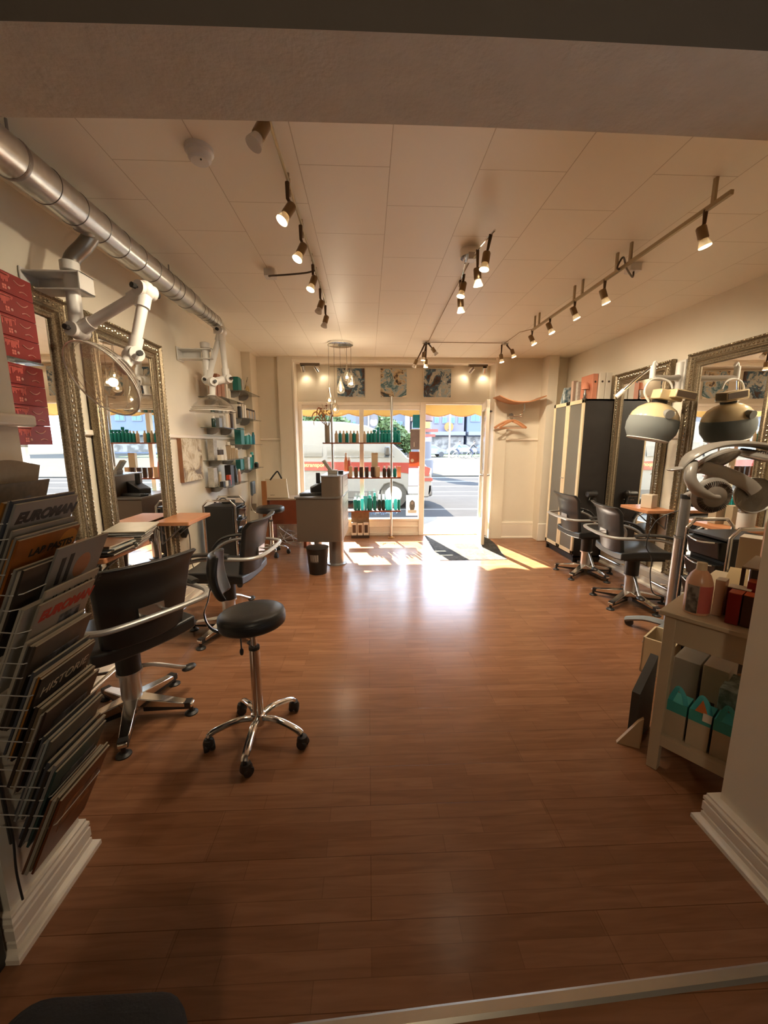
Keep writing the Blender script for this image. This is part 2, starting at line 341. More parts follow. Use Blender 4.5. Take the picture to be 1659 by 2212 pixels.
# shop window: frame with one mullion, grooved bottom panel, panes; door opening at its right
WF = [MB() for _ in range(1)][0]
y0, y1 = YW-.03, YW+.05
WF.box(-1.055, -1.0, y0, y1, 0, 2.075).box(-1.0, .80, y0, y1, 2.03, 2.075).box(-.13, -.065, y0, y1, .235, 1.97).box(.80, .885, y0-.01, y1+.01, 0, 2.075)
WF.box(-1.0, .80, y0, y1, .235, .27).box(-1.0, .80, y0+.015, y1, .05, .235).box(-1.0, .80, y0-.005, y1, 0, .05).box(-1.0, .80, y0, y1, .135, .15).box(-1.0, .80, y0+.01, y1, 1.965, 2.03)
WF.box(.885, 1.80, y0, y1, 2.045, 2.075).box(1.80, 1.86, y0, y1, 0, 2.075).box(.885, 1.80, y0+.01, y1+.02, -.02, .015)
o = struct('window_1', WF, WHITE, bevel=.005)
MB().box(-1.0, -.13, YW+.008, YW+.014, .27, 1.965).build('window_pane', PANE, o)
MB().box(-.065, .80, YW+.008, YW+.014, .27, 1.965).build('window_pane', PANE, o)
# open door leaf, swung inwards
dr = bpy.data.objects.new('door_1', None); COL.objects.link(dr); dr.location = (1.77, YW-.04, 0); dr.rotation_euler = (0, 0, radians(-90-11)); dr['kind'] = 'structure'
m = MB(); m.box(0, .77, -.022, .022, .03, .30).box(0, .10, -.022, .022, .03, 2.04).box(.67, .77, -.022, .022, .03, 2.04).box(0, .77, -.022, .022, 1.93, 2.04)
m.build('door_frame', WHITE, dr, bevel=.004)
MB().box(.10, .67, -.004, .004, .30, 1.93).build('door_glass', PANE, dr)
m = MB(); 
for s in (-1, 1): m.cyl((.72, 0, 1.02), (.72, s*.06, 1.02), .009).cyl((.72, s*.055, 1.02), (.60, s*.055, 1.02), .009).cyl((.72, s*.022, 1.02), (.72, s*.028, 1.02), .024)
m.build('door_handle', STEEL, dr)
m = MB()
for z in (.35, 1.1, 1.8): m.cyl((.0, .03, z-.05), (.0, .03, z+.05), .012)
m.build('hinge', STEEL, dr)
MB().cyl((1.86, 6.02, 2.03), (1.83, 6.02, 2.03), .014, .02).cyl((1.83, 6.02, 2.03), (1.81, 6.02, 2.03), .02, .006)
tag(MB().cyl((1.862, 5.98, 1.93), (1.84, 5.98, 1.93), .006).sph((1.835, 5.98, 1.93), .017, 10).build('wall_peg', BLKP), 'small dark peg on the white reveal right of the open door', 'peg')
# metal threshold strip at the opening
mb = MB(); L = Vector((2.36, .121, 0)); ang = atan2(L.y, L.x)
mb.M = TR(-1.06, .69, 0) @ RZ(ang); mb.add([(0, 0, 0), (2.38, 0, 0), (2.38, .038, 0), (0, .038, 0), (0, .008, .007), (2.38, .008, .007), (2.38, .030, .007), (0, .030, .007)], [(0, 1, 5, 4), (4, 5, 6, 7), (7, 6, 2, 3), (0, 4, 7, 3), (1, 2, 6, 5)])
struct('trim_8', mb, mat('threshold_strip_metal', (.55, .5, .42), .35, .8))
# door mat of marbled tiles set in the floor
def mat_tiles():
    m = bpy.data.materials.new('marbled_mat_tiles'); m.use_nodes = True; n = m.node_tree.nodes; l = m.node_tree.links; b = n['Principled BSDF']
    t = n.new('ShaderNodeTexCoord'); k = n.new('ShaderNodeTexBrick'); k.offset = .0; k.inputs['Scale'].default_value = 1; k.inputs['Brick Width'].default_value = .31; k.inputs['Row Height'].default_value = .31
    k.inputs['Mortar Size'].default_value = .002; k.inputs['Color1'].default_value = (.07, .067, .062, 1); k.inputs['Color2'].default_value = (.025, .026, .025, 1); k.inputs['Mortar'].default_value = (.08, .08, .08, 1)
    ns = n.new('ShaderNodeTexNoise'); ns.inputs['Scale'].default_value = 12; ns.inputs['Detail'].default_value = 8; ns.inputs['Distortion'].default_value = 1.5
    l.new(t.outputs['Object'], k.inputs['Vector']); l.new(t.outputs['Object'], ns.inputs['Vector'])
    r = n.new('ShaderNodeValToRGB'); r.color_ramp.elements[0].position = .35; r.color_ramp.elements[0].color = (.6, .6, .6, 1); r.color_ramp.elements[1].position = .7; r.color_ramp.elements[1].color = (1.5, 1.5, 1.5, 1); l.new(ns.outputs['Fac'], r.inputs[0])
    x = n.new('ShaderNodeMix'); x.data_type = 'RGBA'; x.blend_type = 'MULTIPLY'; x.inputs['Factor'].default_value = 1; l.new(k.outputs['Color'], x.inputs['A']); l.new(r.outputs[0], x.inputs['B']); l.new(x.outputs['Result'], b.inputs['Base Color']); b.inputs['Roughness'].default_value = .85; b.inputs['Specular IOR Level'].default_value = .1
    return m
mb = MB().prism([(.90, 4.76), (1.76, 4.76), (1.86, 5.6), (1.86, 6.13), (.90, 6.13)], 0, .004)
tag(mb.build('entrance_mat', mat_tiles()), 'grey marbled entrance mat on the floor inside the open door', 'mat')
# ================= THE STREET =================
ROAD = mat('asphalt', (.034, .034, .0345), .85, spec=0, bump=(90, .5, .003), var=.08, vs=3)
PAV = mat('pale_paving', (.050, .048, .043), .8, spec=0, bump=(40, .3, .003), var=.1, vs=2)
struct('pavement', MB().box(-25, 40, YW+.0, 7.72, -.25, -.015).box(-25, 40, 7.74, 7.86, -.25, -.018), mat('sunlit_slabs', (.11, .103, .088), .8, spec=.1, bump=(40, .3, .003), var=.06, vs=2))
struct('road', MB().box(-60, 90, 7.8, 19, -.35, -.13), ROAD)
struct('plaza', MB().box(-60, 90, 19, 75, -.35, -.06), PAV)
LINE = mat('white_road_paint', (.09, .09, .087), .7, spec=0)
mb = MB()
for y, wd in ((9.4, .12), (11.9, .1), (12.9, .14), (14.6, .18), (16.5, .4), (18.4, .5)): mb.box(-30, 60, y, y+wd, -.13, -.126)
struct('road_markings', mb, LINE)
struct('lawn', MB().box(8, 26, 48, 57, -.06, -.03), mat('grass', (.1, .15, .03), .9, bump=(20, .8, .02)))
# scalloped awning over the shop front
AW = mat('cream_awning_cloth', '#b39c66', .7, var=.05)
_n = AW.node_tree.nodes; _l = AW.node_tree.links; _t = _n.new('ShaderNodeBsdfTranslucent'); _t.inputs[0].default_value = (.27, .19, .09, 1); _m = _n.new('ShaderNodeMixShader'); _m.inputs[0].default_value = .45
_l.new(_n['Principled BSDF'].outputs[0], _m.inputs[1]); _l.new(_t.outputs[0], _m.inputs[2]); _l.new(_m.outputs[0], _n['Material Output'].inputs[0])
aw = thing('awning', 'cream shop awning with a scalloped valance outside above window and door', 'awning', (0, 0, 0))
mb = MB(); mb.grid(lambda u, v: ((-2.2+5.3*u, YW+.2+1.05*v, 2.95-.76*v), (0, .76, 1.05)), 24, 6, .004); mb.build('awning_cloth', AW, aw)
def val(u, v):
    x = -2.2+5.3*u; drop = .185+.055*abs(cos(pi*(x+.12)/.47))**.8*1.0
    return ((x, YW+1.25+.012*sin(x*9), 2.19-drop*v), (0, 1, 0))
mb = MB(); mb.grid(val, 220, 4, .003); mb.build('valance', AW, aw, flatshade=False)
mb = MB(); pts = [Vector(val(i/220, 1)[0])+Vector((0, -.003, 0)) for i in range(221)]; mb.tube(pts, .006, 5); mb.build('valance_piping', mat('awning_braid', '#a5785a', .6), aw)
MB().cyl((-2.2, YW+1.25, 2.19), (3.1, YW+1.25, 2.19), .022).build('front_rail', ALU, aw)
for x in (-2.0, 2.9): MB().cyl((x, YW+.2, 2.5), (x, YW+1.24, 2.19), .015).build('folding_arm', ALU, aw)
# ---- ambulance ----
vp = thing('ambulance', 'white ambulance van with a red side stripe parked outside the shop window', 'van', (-.38, 9.6, -.13))
VW = mat('van_white_paint', (.13, .13, .127), .35, spec=.15, var=.01); VG = mat('van_window_glass', (.05, .055, .06), .08); VR = mat('van_red_stripe', '#5e0e0a', .35, var=.02); TYR = mat('tyre_rubber', (.03, .03, .03), .7); VPL = mat('grey_bumper_plastic', (.06, .06, .06), .6)
prof = [(-3.75, .30), (-3.8, 1.1), (-3.72, 1.9), (-3.55, 2.10), (-1.6, 2.13), (-.2, 2.10), (.35, 2.02), (.62, 1.90), (1.18, 1.42), (1.32, 1.26), (1.78, 1.08), (1.93, .85), (1.95, .45), (1.88, .28), (1.38, .26), (1.34, .42), (1.22, .58), (1.0, .66), (.78, .6), (.66, .44), (.62, .26), (-2.5, .26), (-2.56, .44), (-2.68, .6), (-2.9, .66), (-3.1, .6), (-3.22, .44), (-3.26, .3)]
def vanbody():
    m = MB(); n = len(prof); ys = [0.0, .12, 1.7, 1.84]; ins = [0.0, 0.0, 0.0, 0.0]
    vs = []
    for yy in (0.0, 1.84):
        for x, z in prof: vs.append((x, yy+(.12 if z > 1.7 else .05 if z > 1.3 else 0)*(1 if yy == 0 else -1), z))
    fs = [(i, n+i, n+(i+1) % n, (i+1) % n) for i in range(n)]+[tuple(range(n)), tuple(range(2*n-1, n-1, -1))]
    return m.add(vs, fs)
vanbody().build('body', VW, vp, bevel=.03)
def sidepanel(pts, y=-.006, th=.01):
    m = MB(); off = lambda z: (.12 if z > 1.7 else .05+(z-1.3)/.4*.07 if z > 1.3 else 0)
    n = len(pts); vs = [(x, off(z)+y-th, z) for x, z in pts]+[(x, off(z)+y+.05, z) for x, z in pts]
    return m.add(vs, [tuple(range(n)), tuple(range(2*n-1, n-1, -1))]+[(i, n+i, n+(i+1) % n, (i+1) % n) for i in range(n)])
for pts in ([(-3.5, 1.28), (-2.2, 1.28), (-2.2, 1.74), (-3.45, 1.74)], [(-2.1, 1.28), (-.72, 1.28), (-.72, 1.74), (-2.1, 1.74)], [(-.6, 1.26), (1.02, 1.26), (.92, 1.36), (.56, 1.72), (.3, 1.78), (-.6, 1.76)]):
    sidepanel(pts).build('side_window', VG, vp)
MB().add([(.66, .16, 1.88), (.66, 1.68, 1.88), (1.22, 1.78, 1.43), (1.22, .06, 1.43)], [(0, 3, 2, 1)]).add([(.665, .16, 1.90), (.665, 1.68, 1.90), (1.235, 1.78, 1.44), (1.235, .06, 1.44)], [(0, 3, 2, 1)]).build('windscreen', mat('blue_tinted_windscreen', '#2a4c7c', .15), vp)
sidepanel([(-3.78, .98), (1.0, .92), (1.86, .80), (1.9, 1.0), (1.5, 1.13), (-3.78, 1.19)], -.004).build('red_stripe', VR, vp)
text_mb('lettering', 'Sygetransport', mat('yellow_lettering', '#e8d36a', .5), .13, TR(-1.35, -.018, 1.04) @ RX(pi/2), vp, label='pale yellow lettering on the red stripe')
sidepanel([(-3.78, .28), (.55, .28), (.55, .44), (-3.78, .47)], -.004).build('sill_panel', VPL, vp)
MB().box(1.55, 1.97, .0, 1.84, .30, .62).build('front_bumper', VPL, vp, bevel=.05)
MB().box(1.70, 1.93, -.008, .25, .84, 1.0).build('headlamp', mat('headlamp_lens', (.6, .6, .62), .1), vp, bevel=.03)
MB().box(1.62, 1.955, -.012, .3, .68, .76).build('bumper_stripe', VR, vp, label='red stripe along the bumper')
m = MB().box(.78, .90, -.16, -.02, 1.30, 1.52); m.build('door_mirror', BLKP, vp, bevel=.03)
for wx in (1.0, -2.9):
    wh = MB().lathe([(.0, -.11), (.33, -.11), (.345, -.06), (.345, .06), (.33, .11), (0, .11)], (wx, .14, .345), 28, RX(pi/2)).build('wheel', TYR, vp)
    m = MB().lathe([(0, -.118), (.19, -.118), (.21, -.108), (.21, -.09), (0, -.09)], (wx, .14, .345), 24, RX(-pi/2)); m.lathe([(0, .112), (.03, .112), (.16, .118), (.2, .112), (.2, .09), (0, .09)], (wx, .14, .345), 24, RX(pi/2)); m.build('wheel_rim', mat('pale_wheel_rim', (.5, .5, .5), .35, .5), wh)
# ---- parked and passing cars ----
def car(name, label, x, y, c, rz=0, s=1):
    t = thing(name, label, 'car', (x, y, -.06), rz)
    P = [(-2.1, .3), (-2.15, .7), (-1.9, .92), (-1.35, 1.0), (-.9, 1.4), (.5, 1.42), (1.15, .98), (1.95, .82), (2.12, .6), (2.1, .3)]
    m = MB(); n = len(P); m.add([(px, py+(.14 if z > 1.1 else 0)*sg, z) for py, sg in ((-.85, 1), (.85, -1)) for px, z in P], [(i, n+i, n+(i+1) % n, (i+1) % n) for i in range(n)]+[tuple(range(n)), tuple(range(2*n-1, n-1, -1))])
    m.build('body', c, t, bevel=.06)
    m = MB(); Q = [(-1.2, 1.02), (-.82, 1.34), (.45, 1.35), (1.0, 1.02)]
    for sg in (-1, 1): m.add([(px, sg*(.86-(.12 if z > 1.1 else 0)), z) for px, z in Q]+[(px, sg*(.80-(.12 if z > 1.1 else 0)), z) for px, z in Q], [(0, 1, 2, 3), (7, 6, 5, 4), (0, 4, 5, 1), (1, 5, 6, 2), (2, 6, 7, 3), (3, 7, 4, 0)])
    m.build('windows', VG, t)
    for wx in (-1.3, 1.3):
        for sg in (-1, 1): MB().cyl((wx, sg*.7, .31), (wx, sg*.88, .31), .31, n=20).build('wheel', TYR, t)
    return t
car('car', 'pale silver car on the plaza, just right of the advertising column', 7.2, 47, mat('car_silver', (.075, .078, .082), .25, coat=.5), .12)
car('car', 'white car parked further off behind the cyclists', 13.2, 56, mat('car_white', (.09,.09,.088), .25, coat=.5), -.1)
car('car', 'white car standing in front of the shops to the left', 7.0, 58, mat('car_white', (.4, .4, .4), .25), 0)
car('car', 'dark car parked before the shop row, left of the cyclists', 17.5, 60, mat('car_dark', (.04, .045, .05), .25), 0)
# ---- advertising column ----
kc = thing('advertising_column', 'grey street column with a dark cap, red sign and posters beyond the road', 'column', (2.75, 20.5, -.06))
MB().lathe([(.62, 0), (.62, .7), (.52, .78), (.50, 2.9), (0, 2.9)], n=28).build('column_drum', mat('column_grey', (.045, .045, .055), .6), kc)
MB().lathe([(.5, 2.62), (.56, 2.66), (.56, 3.0), (.3, 3.3), (0, 3.38)], n=28).build('cap', mat('column_cap_brown', '#4a2f28', .6), kc)
MB().lathe([(.512, 1.35), (.512, 1.95)], n=28).build('poster_band', mat('column_poster_purple', (.2, .18, .26), .5), kc)
m = MB().box(.0, .75, -.56, -.52, 2.1, 2.24).box(.0, .62, -.56, -.52, 1.86, 1.99); m.build('red_sign', VR, kc)
MB().box(-.2, .35, -.565, -.515, 2.28, 2.6).build('orange_poster', mat('orange_poster', '#b8722c', .6), kc)
# ---- round traffic sign seen from behind ----
ts = thing('traffic_sign', 'round traffic sign seen from behind on a pole beyond the van', 'sign', (.02, 14.2, -.13))
MB().cyl((0, 0, 0), (0, 0, 3.0), .03).build('pole', STEEL, ts)
MB().cyl((-.05, .03, 2.42), (-.05, .05, 2.42), .40, n=36).build('sign_disc', mat('sign_back_grey', (.042, .048, .07), .5), ts)
# ---- trees ----
LEAF = mat('tree_leaves', (.055, .085, .016), .8, var=.5, vs=2.5); BARK = mat('bark', (.1, .07, .05), .9)
def tree(label, x, y, h, r, seed, group='trees across the road'):
    random.seed(seed); t = thing('tree', label, 'tree', (x, y, -.06), 0, group)
    m = MB().tube([(0, 0, 0), (.1, 0, h*.3), (0, .1, h*.7)], [.16, .12, .05], 8)
    for k in range(5): a = k*1.3; m.tube([(0, 0, h*.35+k*.1), (r*.6*cos(a), r*.6*sin(a), h*.7)], [.06, .02], 6)
    m.build('trunk', BARK, t)
    m = MB()
    for k in range(1500):
        a = random.uniform(0, 2*pi); c = random.uniform(-1, 1); q = random.uniform(.55, 1)**.5*r*(1+.22*sin(3*a+seed)*cos(4*c)); s_ = (1-c*c)**.5
        p = Vector((q*s_*cos(a), q*s_*sin(a), h*.68+q*c*.72)); e = Vector((random.uniform(-1, 1), random.uniform(-1, 1), random.uniform(-1, 1))).normalized()*.22; f = e.orthogonal().normalized()*.13
        m.add([p-e, p+f, p+e, p-f], [(0, 1, 2, 3)])
    m.sph((0, 0, h*.68), r*.72, 12, (1, 1, .72)); m.build('crown', LEAF, t)
tree('green leafy tree behind the van roof, left of the window mullion', -3.0, 26, 3.7, 1.8, 1)
tree('green leafy tree behind the van roof, seen at the window mullion', 1.0, 29.5, 3.4, 1.6, 2)
tree('small tree between the round sign and the advertising column', 3.6, 36, 2.4, 1.1, 3)
tree('tree standing far left of the van', -9.5, 30, 4.5, 2.4, 4)
# ---- far buildings ----
BBL = mat('pale_blue_facade', (.10, .118, .165), .8, spec=0, var=.04, vs=.3); BGL = mat('teal_window_glass', '#1f4f52', .2, var=.2, vs=1.2); BDK = mat('dark_shopfront', (.06, .055, .05), .5, col2=(.16, .15, .14), vs=1.1); BWH = mat('building_white_trim', (.11, .115, .13), .6)
def building(label, x0, x1, y, h, fl, nx, c=BBL, shop=True, dep=12):
    t = thing('building', label, 'building', ((x0+x1)/2, y, -.06)); W = x1-x0
    MB().box(-W/2, W/2, 0, dep, 0, h).build('wall', c, t)
    MB().box(-W/2-.2, W/2+.2, -.3, dep, h, h+.35).build('roof', BWH, t)
    b0 = 4.2 if shop else 1.0; fh = (h-b0)/fl
    if shop:
        MB().box(-W/2, W/2, -.05, .1, .2, 2.7).build('shopfront', BDK, t)
        MB().box(-W/2, W/2, -1.2, .1, 2.9, 3.5).build('canopy', BWH, t)
    for i in range(fl):
        for k in range(nx):
            xx = -W/2+W*(k+.5)/nx; ww = W/nx*.30; z = b0+fh*(i+.28)
            f = MB().box(xx-ww, xx+ww, -.12, .05, z, z+fh*.5).build('window', BWH, t); MB().box(xx-ww*.85, xx-ww*.05, -.16, -.1, z+.12, z+fh*.5-.12).box(xx+ww*.05, xx+ww*.85, -.16, -.1, z+.12, z+fh*.5-.12).build('pane', BGL, f)
    return t
building('pale blue modern building with teal windows seen through the open door', 16.4, 40, 66, 14, 3, 9)
building('pale lilac building front left of the blue one, seen through the door', 8.0, 15.9, 66, 13, 4, 6, mat('lilac_facade', (.125, .118, .15), .8, spec=0, var=.03))
building('white and grey block behind the trees and the round sign', -5, 6.5, 70, 11, 4, 6, mat('grey_white_facade', (.12, .127, .15), .8, spec=0), False)
building('dark low building at far left beyond the van', -42, -8, 46, 7.5, 2, 12, mat('dull_brown_facade', (.09, .08, .08), .8))
SGN = mat('yellow_sign', '#80500e', .5)
s_ = thing('shop_sign', 'yellow shop sign with dark lettering above the far shopfronts', 'sign', (22.0, 65.2, 3.445)); MB().box(-1.3, 1.3, -.1, .1, 0, 1.15).build('board', SGN, s_)
text_mb('lettering', 'NETTO', mat('dark_lettering', (.03, .02, .02), .5), .8, TR(-1.2, -.11, .28) @ RX(pi/2), s_)
s_ = thing('shop_sign', 'round yellow sign above the far shops beside the lamp post', 'sign', (13.2, 65.2, 3.445)); MB().cyl((0, -.1, .75), (0, .1, .75), .75, n=28).build('board', SGN, s_); MB().box(-.25, .1, -.14, -.1, .2, .35).box(-.05, .1, -.14, -.1, .2, 1.0).build('emblem', mat('dark_lettering', (.03, .02, .02), .5), s_)
lp = thing('street_lamp', 'tall dark lamp post across the road seen through the door opening', 'street lamp', (8.2, 40, -.06)); MB().cyl((0, 0, 0), (0, 0, 9), .09, .06).build('pole', STEEL, lp); MB().tube(cr([(0, 0, 9), (.3, 0, 9.4), (1.3, 0, 9.5)], 5), .05, 6).build('arm', STEEL, lp); MB().box(1.1, 1.8, -.15, .15, 9.38, 9.5).build('lamp_head', STEEL, lp)
fl = thing('street_fence', 'low pale railing on the far side of the street, left part', 'fence', (-9, 21, -.06)); m = MB()
for k in range(40): m.box(k*.2, k*.2+.02, 0, .02, 0, 1.0)
m.build('bars', mat('fence_grey', (.3, .3, .3), .5), fl); MB().box(-.05, 8, -.01, .03, .95, 1.0).build('top_rail', mat('fence_grey', (.3, .3, .3), .5), fl)
# ---- people ----
SKIN = mat('skin', '#b07a5c', .6)
def person(label, loc, rz, joints, top, legs, group=None):
    """joints: dict of points; one skinned surface, cloth by height via material slots"""
    names = ['pelvis', 'chest', 'neck', 'head', 'crown', 'ls', 'le', 'lh', 'rs', 're', 'rh', 'lhip', 'lk', 'lf', 'lt', 'rhip', 'rk', 'rf', 'rt']
    rad = dict(pelvis=.14, chest=.16, neck=.055, head=.095, crown=.07, ls=.065, le=.045, lh=.035, rs=.065, re=.045, rh=.035, lhip=.09, lk=.06, lf=.04, lt=.035, rhip=.09, rk=.06, rf=.04, rt=.035)
    ed = [('pelvis', 'chest'), ('chest', 'neck'), ('neck', 'head'), ('head', 'crown'), ('chest', 'ls'), ('ls', 'le'), ('le', 'lh'), ('chest', 'rs'), ('rs', 're'), ('re', 'rh'), ('pelvis', 'lhip'), ('lhip', 'lk'), ('lk', 'lf'), ('lf', 'lt'), ('pelvis', 'rhip'), ('rhip', 'rk'), ('rk', 'rf'), ('rf', 'rt')]
    t = thing('person', label, 'person', loc, rz, group)
    me = bpy.data.meshes.new('body'); me.from_pydata([joints[k] for k in names], [(names.index(a), names.index(b)) for a, b in ed], [])
    o = bpy.data.objects.new('body', me); COL.objects.link(o); sk = o.modifiers.new('skin', 'SKIN'); me.skin_vertices.new() if not me.skin_vertices else None
    for i, k in enumerate(names): me.skin_vertices[0].data[i].radius = (rad[k], rad[k]*(.8 if k in ('chest', 'pelvis') else 1)); me.skin_vertices[0].data[i].use_root = (k == 'pelvis')
    sb = o.modifiers.new('sub', 'SUBSURF'); sb.levels = 1; sb.render_levels = 1
    dg = bpy.context.evaluated_depsgraph_get(); m2 = bpy.data.meshes.new_from_object(o.evaluated_get(dg)); bpy.data.objects.remove(o)
    m2.materials.clear(); [m2.materials.append(x) for x in (top, legs, SKIN)]
    pz = joints['pelvis'][2]; nz = joints['neck'][2]
    hands = [Vector(joints['lh']), Vector(joints['rh'])]
    for p in m2.polygons:
        c = p.center; p.material_index = 2 if (c.z > nz or min((c-h).length for h in hands) < .09) else (1 if c.z < pz+.03 and min((c-Vector(joints[k])).length for k in ('lh', 'rh', 'le', 're')) > .12 else 0); p.use_smooth = True
    b = bpy.data.objects.new('body', m2); COL.objects.link(b); b.parent = t
    h = Vector(joints['head']); cw = Vector(joints['crown']); MB().sph(tuple(h+(cw-h)*.8+Vector((-.02, 0, .015))), .105, 12, (1, .9, .8)).build('hair', mat('dark_hair', (.03, .02, .015), .7), t)
    return t
def cyclist_j(lean=.35):
    return dict(pelvis=(0, 0, .98), chest=(lean*.7, 0, 1.38), neck=(lean, 0, 1.53), head=(lean+.06, 0, 1.64), crown=(lean+.07, 0, 1.76), ls=(lean*.85, .18, 1.44), le=(lean+.18, .2, 1.2), lh=(lean+.4, .2, 1.08), rs=(lean*.85, -.18, 1.44), re=(lean+.18, -.2, 1.2), rh=(lean+.4, -.2, 1.08), lhip=(.02, .1, .93), lk=(.38, .1, .78), lf=(.2, .1, .40), lt=(.36, .1, .36), rhip=(.02, -.1, .93), rk=(.34, -.1, .55), rf=(.12, -.1, .16), rt=(.28, -.1, .12))
def bike(label, loc, rz):
    t = thing('bicycle', label, 'bicycle', loc, rz, 'bicycles beyond the road')
    for x in (-.42, .66):
        wv = MB().tube([(x+.33*cos(a*pi/12), 0, .35+.33*sin(a*pi/12)) for a in range(24)], .018, 6, True); wv.build('wheel', TYR, t)
    MB().tube([(-.42, 0, .35), (.0, 0, .30), (.5, 0, .88)], .018, 6).tube([(0, 0, .30), (-.08, 0, .88)], .018, 6).tube([(-.42, 0, .35), (-.06, 0, .72), (.5, 0, .80)], .016, 6).tube([(.66, 0, .35), (.5, 0, 1.0)], .018, 6).build('frame', STEEL, t)
    MB().tube([(.6, .24, 1.05), (.48, .1, 1.05), (.48, -.1, 1.05), (.6, -.24, 1.05)], .014, 6).build('handlebar', STEEL, t); MB().cb((-.08, 0, .9), (.24, .14, .05)).build('saddle', BLKP, t, bevel=.02)
bike('left bicycle of the two riding side by side across the plaza', (9.6, 43, -.06), 0); bike('right bicycle of the two riding side by side across the plaza', (10.9, 42.2, -.06), 0)
NAVY = mat('dark_trousers', (.03, .035, .06), .7)
person('person in a light blue top riding the left bicycle', (9.6, 43, -.06), 0, cyclist_j(.3), mat('light_blue_top', (.12, .2, .35), .7), NAVY)
person('person in a dark top riding the right bicycle', (10.9, 42.2, -.06), 0, cyclist_j(.38), mat('black_top', (.03, .03, .03), .7), NAVY)
person('person in a pale top walking beside the door edge on the plaza', (12.15, 41, -.06), pi/2, dict(pelvis=(0, 0, .95), chest=(0, 0, 1.32), neck=(0, 0, 1.5), head=(.02, 0, 1.62), crown=(.02, 0, 1.75), ls=(0, .2, 1.42), le=(-.05, .24, 1.15), lh=(.06, .25, .92), rs=(0, -.2, 1.42), re=(.05, -.24, 1.15), rh=(.2, -.25, .95), lhip=(0, .1, .9), lk=(.18, .1, .5), lf=(.25, .1, .08), lt=(.38, .1, .04), rhip=(0, -.1, .9), rk=(0, -.1, .5), rf=(-.25, -.1, .1), rt=(-.12, -.1, .04)), mat('pale_top', (.35, .34, .3), .7), NAVY)
random.seed(11)
bl = thing('added_fill_lamp', 'unseen warm globe lamp added in the back room behind the camera as fill', 'lamp', (.2, -1.3, ZC))  # unseen lamp, added to warm the near floor, rack and pier
MB().cyl((0, 0, -.25), (0, 0, 0), .01).build('rod', CHR, bl); MB().sph((0, 0, -.35), .10, 20).build('globe', mat('fill_lamp_globe', (1, .8, .5), .4, emit=((1.0, .72, .42), .8)), bl)
ld = bpy.data.lights.new('added_fill_light', 'POINT'); ld.energy = 12.0; ld.color = WARM; ld.shadow_soft_size = .12; lo = bpy.data.objects.new('added_fill_light', ld); COL.objects.link(lo); lo.parent = bl; lo.location = (0, 0, -.5)
# ================= MIRRORS =================
def mitre(mb, w, h, prof):
    """profile (u inward, d outward) round a w x h rectangle, local x across, z up, y outward"""
    K = len(prof); vs = []
    for sx, sz in ((-1, 0), (1, 0), (1, 1), (-1, 1)):
        for u, d_ in prof: vs.append((sx*(w/2-u), d_, (u if sz == 0 else h-u)))
    mb.add(vs, [(i*K+k, ((i+1) % 4)*K+k, ((i+1) % 4)*K+k+1, i*K+k+1) for i in range(4) for k in range(K-1)])
def mirror(label, loc, rz, w, h, pearls=False, grp=None):
    t = thing('wall_mirror', label, 'mirror', loc, rz)
    fw = .125
    m = MB(); mitre(m, w, h, [(0, 0), (0, .034), (.006, .048), (.018, .052), (.026, .040), (.034, .032), (.062, .030), (.070, .040), (.082, .042), (.088, .030), (.100, .026), (.106, .032), (.114, .030), (fw, .014), (fw, .006)])
    m.build('frame', ORN, t, ang=50)
    m = MB(); stp = .034 if pearls else .027
    def along(u, fn):
        for side in range(4):
            L_ = (w if side % 2 == 0 else h)-2*u; n = int(L_/stp)
            for k in range(n+1):
                q = -L_/2+L_*k/n
                if side == 0: fn(q, u, 0, k)
                elif side == 2: fn(q, h-u, 0, k)
                elif side == 1: fn(w/2-u, h/2+q, 1, k)
                else: fn(-w/2+u, h/2+q, 1, k)
    if pearls:
        along(.048, lambda x, z, s_, k: m.sph((x, .032, z), .0095, 8, (1, .9, 1)))
        along(.011, lambda x, z, s_, k: m.sph((x, .048, z), .008, 6, (1.5 if s_ == 0 else .7, .5, .7 if s_ == 0 else 1.5)))
    else:
        along(.048, lambda x, z, s_, k: m.sph((x+(.006 if k % 2 and s_ else 0), .031, z+(.006 if k % 2 and not s_ else 0)), .010, 6, (1.25 if s_ == 0 else .8, .6, .8 if s_ == 0 else 1.25)))
        along(.012, lambda x, z, s_, k: m.sph((x, .050, z), .0065, 6, (1.6 if s_ == 0 else .8, .6, .8 if s_ == 0 else 1.6)))
    m.build('carved_ornament', ORNL, t, label='bright raised beading on the frame')
    m = MB(); mitre(m, w-.2, h-.2, [(-.001, .022), (.006, .030), (.012, .030), (.018, .018)]); m.M = I4
    for i in range(len(m.v)): m.v[i] = m.v[i]+Vector((0, 0, .1))
    m.build('inner_bead', ORNL, t)
    MB().box(-w/2+fw-.006, w/2-fw+.006, .004, .010, fw-.006, h-fw+.006).build('mirror_glass', MIRR, t)
    MB().box(-w/2+.01, w/2-.01, -.012, .003, .01, h-.01).build('backing_board', DKB, t)
    return t
LW = XL+.015; RW = XR-.015
mirror('tall silver-framed mirror on the left wall nearest the opening, partly behind the red boxes', (LW, 1.99, .20), -pi/2, .87, 2.03)
mirror('tall silver-framed mirror on the left wall beside the small canvas, second from the opening', (LW, 2.99, .20), -pi/2, .87, 2.03)
mirror('tall silver-framed mirror on the right wall next to the black cabinet', (RW, 4.22, .20), pi/2, .86, 2.04)
mirror('large pearl-beaded silver mirror on the right wall behind the pink bottles', (RW, 3.17, .20), pi/2, .86, 2.04, True)
